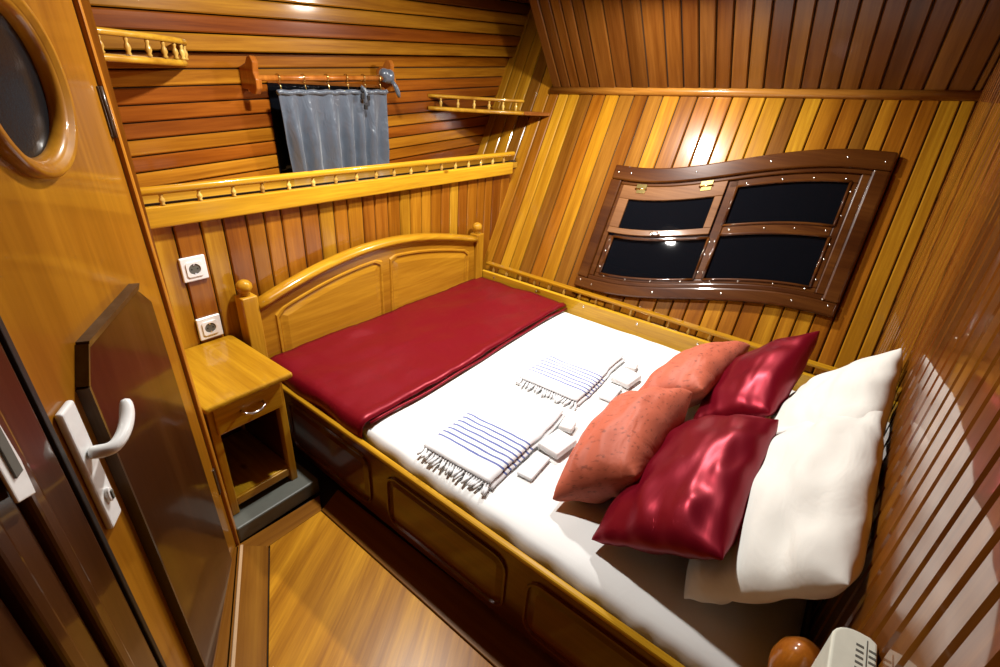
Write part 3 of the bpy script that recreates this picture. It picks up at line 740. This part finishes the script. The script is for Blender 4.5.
mat_o = soft_block('mattress', 'sheet', lambda y: bsx(y) + .024 + .05 * max(0, -.10 - y) / .12, 2.168, -.198, 1.715, .186, .394, 28, 84, .035, .008, 3.1)
tag(mat_o, 'mattress under a white fitted sheet lying on the pine bed', 'mattress')
# crimson runner folded over the head end
def mtop(x_, y): return .4005 + fbm((x_, y, 3.1), 5) * .0056
bm = bmesh.new(); nx, ny = 60, 30; g = {}
ry0, ry1 = 1.108, 1.712
for i in range(nx + 1):
    for j in range(ny + 1):
        u = i / nx; y = ry0 + (ry1 - ry0) * j / ny
        d_ = u * (2.166 - bsx(y) + .055)              # distance along the cloth from its hanging hem
        drop = .085; bend = .03
        xe = bsx(y) + .022
        if d_ < drop - bend: x_, z_ = xe + .004 * math.sin(y * 20), .398 - drop + d_ + .006
        elif d_ < drop + bend:
            a = (d_ - drop + bend) / (2 * bend) * math.pi / 2; x_, z_ = xe + bend * (1 - math.cos(a)), .404 - bend + bend * math.sin(a) + .006
        else: x_, z_ = xe + bend + (d_ - drop - bend), .412
        x_ = min(x_, 2.166)
        lift = .005 + .008 * fbm((x_ * 1.2, y * 2.5, 1.3), 4) + .006 * fbm((x_ * 1.5 + y * 2.5, y * .8, 2.2), 3.2) + .004 * fbm((x_ * 3, y * 1.2, 5), 7)
        edge = max(0, 1 - (y - ry0) / .035); lift += .008 * math.sin(math.pi * min(1, edge)) ** 1.0
        ycr = abs(y - 1.42 - .02 * math.sin(3 * x_)); lift += .004 * math.exp(-(ycr / .008) ** 2)
        yy = y + .010 * math.sin(x_ * 4.0) * (1 - j / ny) + .004 * fbm((x_ * 6, 2, 1), 3) * (1 - j / ny)
        g[i, j] = bm.verts.new((x_, yy, z_ + max(.0015, lift + .004)))
for i in range(nx):
    for j in range(ny): bm.faces.new((g[i, j], g[i + 1, j], g[i + 1, j + 1], g[i, j + 1]))
ru = link('bed_runner', bm_mesh('bed_runner', bm), 'runner', None, True)
sm = ru.modifiers.new('thickness', 'SOLIDIFY'); sm.thickness = .006; sm.offset = 1
tag(ru, 'crimson satin bed runner spread across the mattress in front of the headboard', 'bed runner')
hem = tube('folded_hem', 'runner', [(bsx(ry0) + .05 + (2.15 - bsx(ry0) - .05) * i / 24, ry0 - .006 + .010 * math.sin((bsx(ry0) + .05 + 1.38 * i / 24) * 4.0), .411 + .003 * math.sin(i)) for i in range(25)], .0055, ru, 8)
# ---------------------------------------------------------------- bedside cabinet on a grey step
st = box('low_step', 'step', (.432, 1.342, 0), (.748, W - .004, .066), None, bev=.006)
tag(st, 'low grey painted step under the pine bedside cabinet', 'step')
ns = empty('bedside_cabinet', (.58, 1.57, .066)); tag(ns, 'small honey pine bedside cabinet with one drawer on a grey step', 'bedside cabinet')
NF = 1.405
box('cabinet_top', 'pine_y', (.436, 1.366, .524), (.725, W - .002, .546), ns, bev=.008, segs=3)
for x0 in (.452, .676):
    box('leg', 'pine_z', (x0, NF, .066), (x0 + .026, NF + .03, .524), ns, bev=.003)
    box('leg', 'pine_z', (x0, W - .04, .066), (x0 + .026, W - .01, .524), ns, bev=.003)
for x0 in (.455, .686): box('side_board', 'bedside', (x0, NF + .03, .10), (x0 + .012, W - .04, .524), ns, bev=.002)
box('back_board', 'bedside', (.478, W - .025, .10), (.676, W - .013, .524), ns, bev=.002)
box('lower_shelf', 'pine_y', (.468, NF + .012, .115), (.686, W - .03, .132), ns, bev=.003)
box('shelf_lip', 'pine_x', (.478, NF + .004, .095), (.676, NF + .016, .128), ns, bev=.003)
dw = box('drawer', 'pine_x', (.468, NF - .012, .412), (.690, NF + .004, .514), ns, bev=.005, segs=2)
box('drawer_box', 'bedside', (.482, NF + .004, .418), (.676, W - .05, .50), ns, bev=.002)
hdl = [(-.036, 0, .006), (-.036, -.018, .006), (-.030, -.024, .003), (-.015, -.026, -.003), (0, -.027, -.005), (.015, -.026, -.003), (.030, -.024, .003), (.036, -.018, .006), (.036, 0, .006)]
tube('pull', 'chrome', [V(p) + V((.005, -.008, 0)) for p in hdl], .0042, dw, 8, local=True)
# ---------------------------------------------------------------- wall sockets
def socket(cx, cz, label):
    r_ = empty('wall_socket', (cx, W, cz)); tag(r_, label, 'socket')
    box('cover_plate', 'white', (cx - .041, W - .011, cz - .043), (cx + .041, W - .0005, cz + .043), r_, bev=.004, segs=3)
    # insert: square field with a round well
    bm = bmesh.new(); sg = 28; rad = .0195; rg = []
    sq = []
    for i in range(sg):
        a = 2 * math.pi * i / sg; c, s = math.cos(a), math.sin(a); q = .026 / max(abs(c), abs(s)); sq.append((c * q, s * q))
    rg.append([bm.verts.new((p[0], -.011, p[1])) for p in sq]); rg.append([bm.verts.new((p[0], -.0145, p[1])) for p in sq])
    for rr, yy in ((rad, -.0145), (rad - .001, -.004), (rad - .002, -.0035)): rg.append([bm.verts.new((rr * math.cos(2 * math.pi * i / sg), yy, rr * math.sin(2 * math.pi * i / sg))) for i in range(sg)])
    for a, b_ in zip(rg, rg[1:]):
        for i in range(sg): bm.faces.new((a[i], a[(i + 1) % sg], b_[(i + 1) % sg], b_[i]))
    bm.faces.new(rg[-1])
    ins = link('insert', bm_mesh('insert', bm), 'white', r_)
    # the well is cut into the plate visually by a darker lining
    bm = bmesh.new(); bmesh.ops.create_circle(bm, cap_ends=True, radius=.0185, segments=24)
    me = bm_mesh('well_floor', bm); me.transform(Matrix.Translation((0, -.0118, 0)) @ Matrix.Rotation(R(90), 4, 'X')); link('well_floor', me, 'slot', r_)
    for sx_ in (-.0095, .0095):
        bm = bmesh.new(); bmesh.ops.create_circle(bm, cap_ends=True, radius=.003, segments=12); me = bm_mesh('pin_hole', bm); me.transform(Matrix.Translation((sx_, -.0122, 0)) @ Matrix.Rotation(R(90), 4, 'X')); link('pin_hole', me, 'rubber', r_)
    for sz in (-1, 1): box('earth_clip', 'chrome', (-.003, -.0142, sz * .016 - .003), (.003, -.0119, sz * .016 + .003), r_, bev=.0006, local=True)
    return r_
socket(.649, .827, 'white wall socket midway between the ledge gallery and the other socket')
socket(.655, .600, 'white wall socket just above the bedside cabinet top')
# ---------------------------------------------------------------- curtain and its rod
RL, RRt = V((1.10, 1.995, 1.421)), V((1.775, 1.995, 1.453))
cr_ = empty('curtain_rod', (1.43, UW, 1.43)); tag(cr_, 'wooden curtain rod between two scrolled brackets on the upper plank wall', 'curtain rod')
tube('rod', 'bracket', [RL, RRt], .011, cr_, 12)
brk = [(-.105, .035), (-.055, .050), (-.035, .072), (-.012, .075), (.002, .055), (-.004, .020), (.010, -.005), (.008, -.035), (-.012, -.058), (-.040, -.055), (-.060, -.042), (-.105, -.040)]
for c in (RL, RRt):
    poly_prism('bracket', 'bracket', [(-p[0] - .0, p[1]) for p in brk], (0, 1, 0), (0, 0, 1), (1, 0, 0), c - V((.012, .0, 0)), .024, cr_, bev=.004)
w2 = empty('window_2', (1.49, UW, 1.03)); tag(w2, kind='structure')
box('pane', 'glass', (1.195, UW - .005, 1.05), (1.785, UW + .001, 1.405), w2, bev=.0008)
for lo, hi in (((1.195, UW - .008, 1.405), (1.785, UW + .001, 1.418)), ((1.785, UW - .008, 1.05), (1.798, UW + .001, 1.418))): box('pane_edging', 'shelfdark', lo, hi, w2, bev=.002)
cu = empty('curtain', (1.44, 1.99, 1.03)); tag(cu, 'short grey satin curtain hanging from hooks on the wooden rod', 'curtain')
cnx, cnz = 90, 26
bm = bmesh.new(); g = {}
for i in range(cnx + 1):
    for j in range(cnz + 1):
        u, v_ = i / cnx, j / cnz
        xt = 1.168 + (1.722 - 1.168) * u; xb_ = 1.20 + (1.705 - 1.20) * u
        x_ = xt + (xb_ - xt) * v_
        z_ = 1.385 + .018 * u - v_ * (.335 + .012 * u + .006 * math.sin(u * 21)) - .004 * abs(math.sin(u * math.pi * 5)) * (1 - v_)
        amp = .004 + .017 * min(1, max(0, (v_ - .10) * 2.2))
        y = 1.985 + amp * math.sin(u * 2 * math.pi * 6.5 + 1.2 * math.sin(u * 9) + .8 * v_) + .006 * fbm((u * 6, v_ * 3, 2), 2.0) * v_
        if v_ < .11: y += .0025 * math.sin(u * 2 * math.pi * 42)
        g[i, j] = bm.verts.new(V((x_, y, z_)) - V((1.44, 1.99, 1.03)))
for i in range(cnx):
    for j in range(cnz): bm.faces.new((g[i, j], g[i + 1, j], g[i + 1, j + 1], g[i, j + 1]))
co = link('curtain_cloth', bm_mesh('curtain_cloth', bm), 'curtain', cu, True); sm = co.modifiers.new('thickness', 'SOLIDIFY'); sm.thickness = .003
tube('gather_band', 'curtain', [(1.168 + .554 * i / 30, 1.981 + .004 * math.sin(i * 2.1), 1.375 + .018 * i / 30 + .002 * math.sin(i * 1.7)) for i in range(31)], .0095, cu, 8)
for u in (.02, .22, .42, .60, .77, .93):
    xc = 1.168 + .554 * u; rodz = 1.421 + (xc - 1.10) * .0474
    pts = [V((xc, 1.995, rodz)) + V((.003, math.cos(a) * .0155, math.sin(a) * .0155)) for a in [R(q) for q in range(-60, 241, 25)]]
    pts = [V((xc + .006, 1.982, 1.385 + .018 * u))] + [V((xc + .004, 1.984, rodz - .022))] + pts
    tube('curtain_hook', 'brass', pts, .0022, cr_, 6)
# loose cloth wound round the rod end, with a hanging tail
rz = 1.421 + (1.735 - 1.10) * .0474
kn = tube('tie_knot', 'curtain', [(1.70 + .011 * i, 1.993 - .004 * math.sin(i * 2), rz + .006 * math.sin(i * 1.3) + .01) for i in range(8)], .03, cu, 14, radii=[.012, .026, .032, .028, .034, .030, .024, .012]); smoothed(kn)
tube('tie_tail', 'curtain', [(1.745, 1.965, rz - .012), (1.757, 1.955, rz - .035), (1.768, 1.953, rz - .06), (1.776, 1.955, rz - .078)], .009, cu, 8, radii=[.008, .010, .011, .007])
# drawstring with two black toggles
tube('drawstring', 'curtain', [(1.57, 1.972, 1.395), (1.565, 1.962, 1.41), (1.578, 1.962, 1.40), (1.585, 1.960, 1.372), (1.574, 1.958, 1.345)], .008, cu, 8)
for px_, pz_ in ((1.556, 1.372), (1.588, 1.366), (1.571, 1.328)): box('toggle', 'toggle', (px_ - .008, 1.948, pz_ - .011), (px_ + .008, 1.960, pz_ + .011), cu, bev=.003)
# ---------------------------------------------------------------- corner shelves
def corner_shelf(name, label, front, corner, z, mat_b, rail_to, nsp, hgt):
    r_ = empty(name, (corner[0], corner[1], z)); tag(r_, label, 'shelf')
    pts = [V((p[0], p[1], 0)) for p in front]
    outl_ = [(p.x - corner[0], p.y - corner[1]) for p in pts] + [(0, 0)]
    poly_prism('shelf_board', mat_b, outl_, (1, 0, 0), (0, 1, 0), (0, 0, 1), (corner[0], corner[1], z - .010), .020, r_, bev=.004)
    m_ = int(len(pts) * rail_to)
    rl = [p + V((0, 0, z + hgt)) for p in pts[:m_]]
    # flat rounded rail
    bm = bmesh.new(); P_ = inv(r_); rg = []
    for i, p in enumerate(rl):
        d_ = (rl[min(i + 1, m_ - 1)] - rl[max(i - 1, 0)]).normalized(); n__ = V((-d_.y, d_.x, 0))
        rg.append([bm.verts.new(P_ @ (p + n__ * (q[0] + .011) + V((0, 0, q[1])))) for q in ((-.012, -.006), (-.014, 0), (-.012, .006), (-.006, .009), (.006, .009), (.012, .006), (.012, -.006), (0, -.009))])
    for a, b_ in zip(rg, rg[1:]):
        for i in range(8): bm.faces.new((a[i], a[(i + 1) % 8], b_[(i + 1) % 8], b_[i]))
    bm.faces.new(rg[0]); bm.faces.new(rg[-1]); link('shelf_rail', bm_mesh('shelf_rail', bm), 'shelf', r_, True)
    tot = m_ - 1; sp_ = []
    for k_ in range(nsp):
        f = (k_ + .7) / (nsp + .3) * tot; i = min(int(f), tot - 1); p = rl[i].lerp(rl[i + 1], f - i); d_ = (rl[i + 1] - rl[i]).normalized()
        sp_.append((p.x - d_.y * .011, p.y + d_.x * .011, z + .010))
    spindles(r_, sp_, hgt - .018)
    return r_
def bez(a, b_, c, n_=20): return [((1 - t) ** 2 * a[0] + 2 * t * (1 - t) * b_[0] + t * t * c[0], (1 - t) ** 2 * a[1] + 2 * t * (1 - t) * b_[1] + t * t * c[1]) for t in [i / n_ for i in range(n_ + 1)]]
sz = 1.318
hx = hull_z(1.66, sz).x - .004; hc = hull_z(UW, sz).x - .004
csr = corner_shelf('corner_shelf', 'small corner shelf with spindle rail beside the window wall', bez((2.115, UW - .002), (2.42, 1.76), (hx, 1.66)), (hc, UW - .002), sz, 'shelfdark', .72, 6, .062)
# yellow lip along the front of the shelf
fr_ = bez((2.115, UW - .002), (2.42, 1.76), (hx, 1.66))[:15]
tube('shelf_lip', 'shelf', [(p[0] - .002, p[1] - .003, sz) for p in fr_], .0105, csr, 8)
fl_ = bez((.89, UW - .003), (.80, 1.85), (.44, 1.83)); fl_ = fl_
csl = corner_shelf('corner_shelf', 'small corner shelf with spindle rail beside the porthole door', [(p[0], p[1]) for p in fl_], (.44, UW - .003), 1.455, 'shelfdark', 1.0, 8, .064)
tube('shelf_lip', 'shelf', [(p[0] + .002, p[1] - .003, 1.455) for p in fl_], .0105, csl, 8)
# ---------------------------------------------------------------- pillows and cushions
def pillow(name, mat, P1, P4, P3, P2, T, label, cat, group, seed, pinch=.07, wr=.012, piping=False, tip=.0):
    """cushion on the corners P1 (low near) P4 (low far) P3 (high far) P2 (high near), seam all round"""
    P1, P2, P3, P4 = V(P1), V(P2), V(P3), V(P4)
    c = (P1 + P2 + P3 + P4) / 4
    ex = ((P4 + P3) - (P1 + P2)).normalized(); ey0 = ((P2 + P3) - (P1 + P4)).normalized(); ez = ex.cross(ey0).normalized(); ey = ez.cross(ex)
    mw = Matrix(((ex.x, ey.x, ez.x, c.x), (ex.y, ey.y, ez.y, c.y), (ex.z, ey.z, ez.z, c.z), (0, 0, 0, 1))); mi = mw.inverted()
    n_ = 26; bm = bmesh.new(); g = {}
    for side in (1, -1):
        for i in range(n_ + 1):
            for j in range(n_ + 1):
                a = -1 + 2 * i / n_; b_ = -1 + 2 * j / n_
                a = math.copysign(abs(a) ** .8, a); b_ = math.copysign(abs(b_) ** .8, b_)
                rim = i in (0, n_) or j in (0, n_)
                if side == -1 and rim: g[side, i, j] = g[1, i, j]; continue
                pa = a * (1 - pinch * (1 - b_ * b_)); pb = b_ * (1 - pinch * (1 - a * a))
                u, v_ = (pa + 1) / 2, (pb + 1) / 2
                p = (P1 * (1 - u) + P4 * u) * (1 - v_) + (P2 * (1 - u) + P3 * u) * v_
                h_ = T * ((1 - abs(a) ** 2.2) * (1 - abs(b_) ** 2.2)) ** .48
                ed = max(abs(a), abs(b_)) ** 3
                q = mi @ p
                # creases run in from the seam
                cr1 = wr * ed * (math.sin(a * 11 + seed * 3 + 2 * fbm((a, b_, seed), 2)) * (abs(b_) > abs(a)) + math.sin(b_ * 10 + seed) * (abs(a) >= abs(b_))) * (0 if rim else 1) * (1 - ed * .5)
                big = wr * .9 * fbm((a * 1.3, b_ * 1.3, seed * 7 + side), 1.7) + wr * .5 * fbm((a * 2, b_ * 5, seed), 1.5)
                q.z += side * (h_ + (cr1 + big) * (0 if rim else min(1, h_ / T * 1.5)))
                if rim: q.z += .006 * math.sin(i * 1.3 + j * 1.7 + seed)
                pw = mw @ q                      # soft filling flattens against the wall and the mattress
                pw.y = max(pw.y, FY + .006); pw.z = max(pw.z, .405); q = mi @ pw
                g[side, i, j] = bm.verts.new(q)
    for side in (1, -1):
        for i in range(n_):
            for j in range(n_):
                f = (g[side, i, j], g[side, i + 1, j], g[side, i + 1, j + 1], g[side, i, j + 1])
                bm.faces.new(f if side == 1 else f[::-1])
    o = link(name, bm_mesh(name, bm), mat, None, True); o.matrix_world = mw; smoothed(o, 1)
    tag(o, label, cat, group)
    if piping:
        pts = [g_ for g_ in ()]
    return o
pillow('pillow', 'pillow', (.852, .053, .43), (1.52, .03, .50), (1.345, -.186, .825), (.822, -.186, .722), .085, 'white pillow propped at the bed foot behind the front maroon cushion, overlapping another white pillow', 'pillow', 'white pillows', 1.0, wr=.021, pinch=-.045)
pillow('pillow', 'pillow', (1.36, .02, .50), (1.82, -.01, .49), (1.53, -.192, .915), (1.16, -.172, .745), .075, 'white pillow leaning on the foot wall behind the tall pointed maroon cushion', 'pillow', 'white pillows', 2.0, wr=.016, pinch=-.02)
pillow('cushion', 'satin', (.862, .292, .425), (1.45, .25, .49), (1.325, .0, .70), (.832, .0, .622), .085, 'maroon satin cushion with folded corner, lying against the front white pillow', 'cushion', 'maroon satin cushions', 3.0, wr=.015, pinch=.02)
pillow('cushion', 'satin', (1.46, .235, .475), (1.97, .235, .475), (1.86, -.014, .78), (1.47, .03, .62), .075, 'maroon satin cushion standing tallest with its pointed corner below the window', 'cushion', 'maroon satin cushions', 4.0, wr=.010, pinch=.035)
pillow('cushion', 'coral', (.912, .440, .428), (1.44, .465, .46), (1.465, .255, .605), (1.00, .25, .57), .11, 'coral brocade cushion beside the towels, overlapping the other coral one', 'cushion', 'coral brocade cushions', 5.0, wr=.011, pinch=.035)
pillow('cushion', 'coral', (1.44, .45, .46), (1.90, .39, .46), (1.99, .19, .60), (1.50, .235, .60), .09, 'coral brocade cushion between the bed gallery and the other coral cushion', 'cushion', 'coral brocade cushions', 6.0, wr=.011, pinch=.04)
# ---------------------------------------------------------------- towels with fringes, and small packets
def towel(loc, rz_, lx, ly, label, seed):
    r_ = empty('folded_towel', mat=Matrix.Translation(loc) @ Matrix.Rotation(rz_, 4, 'Z')); tag(r_, label, 'towel', 'striped folded towels')
    bm = bmesh.new(); nx, ny = 40, 14
    for (z0, z1, sh_) in ((.0, .011, .012), (.0115, .024, 0)):
        g = {}
        for s_, zz in ((0, z0), (1, z1)):
            for i in range(nx + 1):
                for j in range(ny + 1):
                    u, v_ = i / nx, j / ny
                    ed = min(u, 1 - u, v_ * ly / lx, (1 - v_) * ly / lx) * lx
                    rd = (1 - min(1, ed / .012)) ** 2 * .004 * (1 if s_ else -1)
                    wv_ = .0035 * fbm((u * 3, v_ * 2, seed), 2.3) if s_ else 0
                    g[s_, i, j] = bm.verts.new((u * lx - sh_ * .3, v_ * ly - sh_ + .008 * math.sin(u * 5 + seed) * u + .004 * fbm((u * 3, 0, seed), 3), zz - rd + wv_))
        for i in range(nx):
            for j in range(ny):
                bm.faces.new((g[1, i, j], g[1, i + 1, j], g[1, i + 1, j + 1], g[1, i, j + 1])); bm.faces.new((g[0, i, j], g[0, i, j + 1], g[0, i + 1, j + 1], g[0, i + 1, j]))
        for i in range(nx):
            bm.faces.new((g[0, i, 0], g[0, i + 1, 0], g[1, i + 1, 0], g[1, i, 0])); bm.faces.new((g[0, i, ny], g[1, i, ny], g[1, i + 1, ny], g[0, i + 1, ny]))
        for j in range(ny):
            bm.faces.new((g[0, 0, j], g[1, 0, j], g[1, 0, j + 1], g[0, 0, j + 1])); bm.faces.new((g[0, nx, j], g[0, nx, j + 1], g[1, nx, j + 1], g[1, nx, j]))
    link('towel_cloth', bm_mesh('towel_cloth', bm), 'striped', r_, True)
    # knotted fringe at one end, each tassel a part
    for k_ in range(26):
        y = .005 + (ly - .010) * k_ / 25; rnd = random.uniform(-.008, .008)
        L_ = random.uniform(.026, .04)
        tube('tassel', 'towel', [(.004, y, .012), (-.006, y + rnd * .4, .007), (-.016, y + rnd, .005), (-L_, y + rnd * 1.8, .004)], .004, r_, 6, local=True, radii=[.003, .0038, .0055, .004])
    return r_
towel((.862, .615, .4025), R(2.0), .455, .262, 'folded white towel with blue stripes and tassels, next to the bed edge', 1.7)
towel((1.405, .628, .4025), R(2.0), .452, .262, 'folded white towel with blue stripes and tassels, between the other towel and the bed gallery', 4.2)
def packet(name, loc, size, rz_, label, cat, group, mat='packet', bev=.006):
    bm = bmesh.new(); bmesh.ops.create_cube(bm, size=1)
    for v in bm.verts:
        k_ = 1 - .06 * (v.co.z > 0); v.co = V((v.co.x * size[0] * k_, v.co.y * size[1] * k_, (v.co.z + .5) * size[2]))
    bmesh.ops.bevel(bm, geom=bm.edges[:], offset=min(bev, size[2] * .4), segments=3, profile=.5, affect='EDGES')
    o = link(name, bm_mesh(name, bm), mat, None, True); o.location = loc; o.rotation_euler.z = rz_; tag(o, label, cat, group); return o
for k_, (ox, tname, lab) in enumerate(((0, 'first', 'towel next to the bed edge'), (.545, 'second', 'towel next to the bed gallery'))):
    packet('washcloth', (1.02 + ox, .565, .4045), (.125, .055, .010), R(4), 'flat folded white washcloth tucked against the striped ' + lab, 'washcloth', 'white washcloths', 'towel')
    packet('soap_packet', (1.152 + ox, .560, .4045), (.115, .085, .024), R(-6), 'square white soap packet on the sheet beside the striped ' + lab, 'packet', 'white soap packets')
    packet('small_packet', (1.262 + ox, .585, .4045), (.060, .050, .020), R(10), 'tiny white packet at the far corner of the striped ' + lab, 'packet', 'tiny white packets')
# ---------------------------------------------------------------- white vented unit by the foot bulkhead
hb = empty('vent_unit', (.57, FY, .60)); tag(hb, 'small ivory plastic unit with vent slots on the foot wall, next to the bed post', 'vent unit')
cor = [(.46, .002), (.676, .002), (.682, .012)] + [(.652 + .030 * math.cos(R(a)), .024 + .033 * math.sin(R(a))) for a in range(0, 91, 15)] + [(.46, .058)]
poly_prism('unit_body', 'ivory', [(p[0] - .57, p[1]) for p in cor], (1, 0, 0), (0, 1, 0), (0, 0, 1), (.57, FY, .60), .180, hb, bev=.004, segs=3)
box('unit_seam', 'slot', (.47, FY + .0145, .7792), (.672, FY + .0158, .7806), hb, bev=.0003)
for i in range(18):
    for y0 in (.004, .019): box('vent_slot', 'slot', (.488 + .0098 * i, FY + y0, .7792), (.4918 + .0098 * i, FY + y0 + .009, .7806), hb, bev=.0003)
# ---------------------------------------------------------------- ceiling lamp (above the frame)
drum = lathe('lamp_drum', [(.075, -.002), (.078, -.07), (.072, -.078), (.02, -.0785)][::-1], 28)
ring = lathe('lamp_ring', [(.10, 0), (.10, -.012), (.08, -.02), (.076, -.02)][::-1], 28)
for c, pw, lab in ((LAMP, LAMP_W, 'round white ceiling lamp over the bed beside the window wall'), (LAMP2, LAMP2_W, 'round white ceiling lamp over the passage between bed and door')):
    lp = empty('ceiling_lamp', (c.x, c.y, CEIL)); tag(lp, lab, 'lamp', 'ceiling lamps')
    o = link('lamp_base', ring, 'white', lp); o.location.z = -.001
    o = link('lamp_drum', drum, 'white', lp); o.scale.z = (CEIL - c.z - .003) / .0785
    ld = bpy.data.lights.new('lamp_light', 'AREA'); ld.shape = 'DISK'; ld.size = .09; ld.energy = pw; ld.color = (1, .975, .93)
    lo_ = bpy.data.objects.new('lamp_light', ld); COL.objects.link(lo_); lo_.location = c
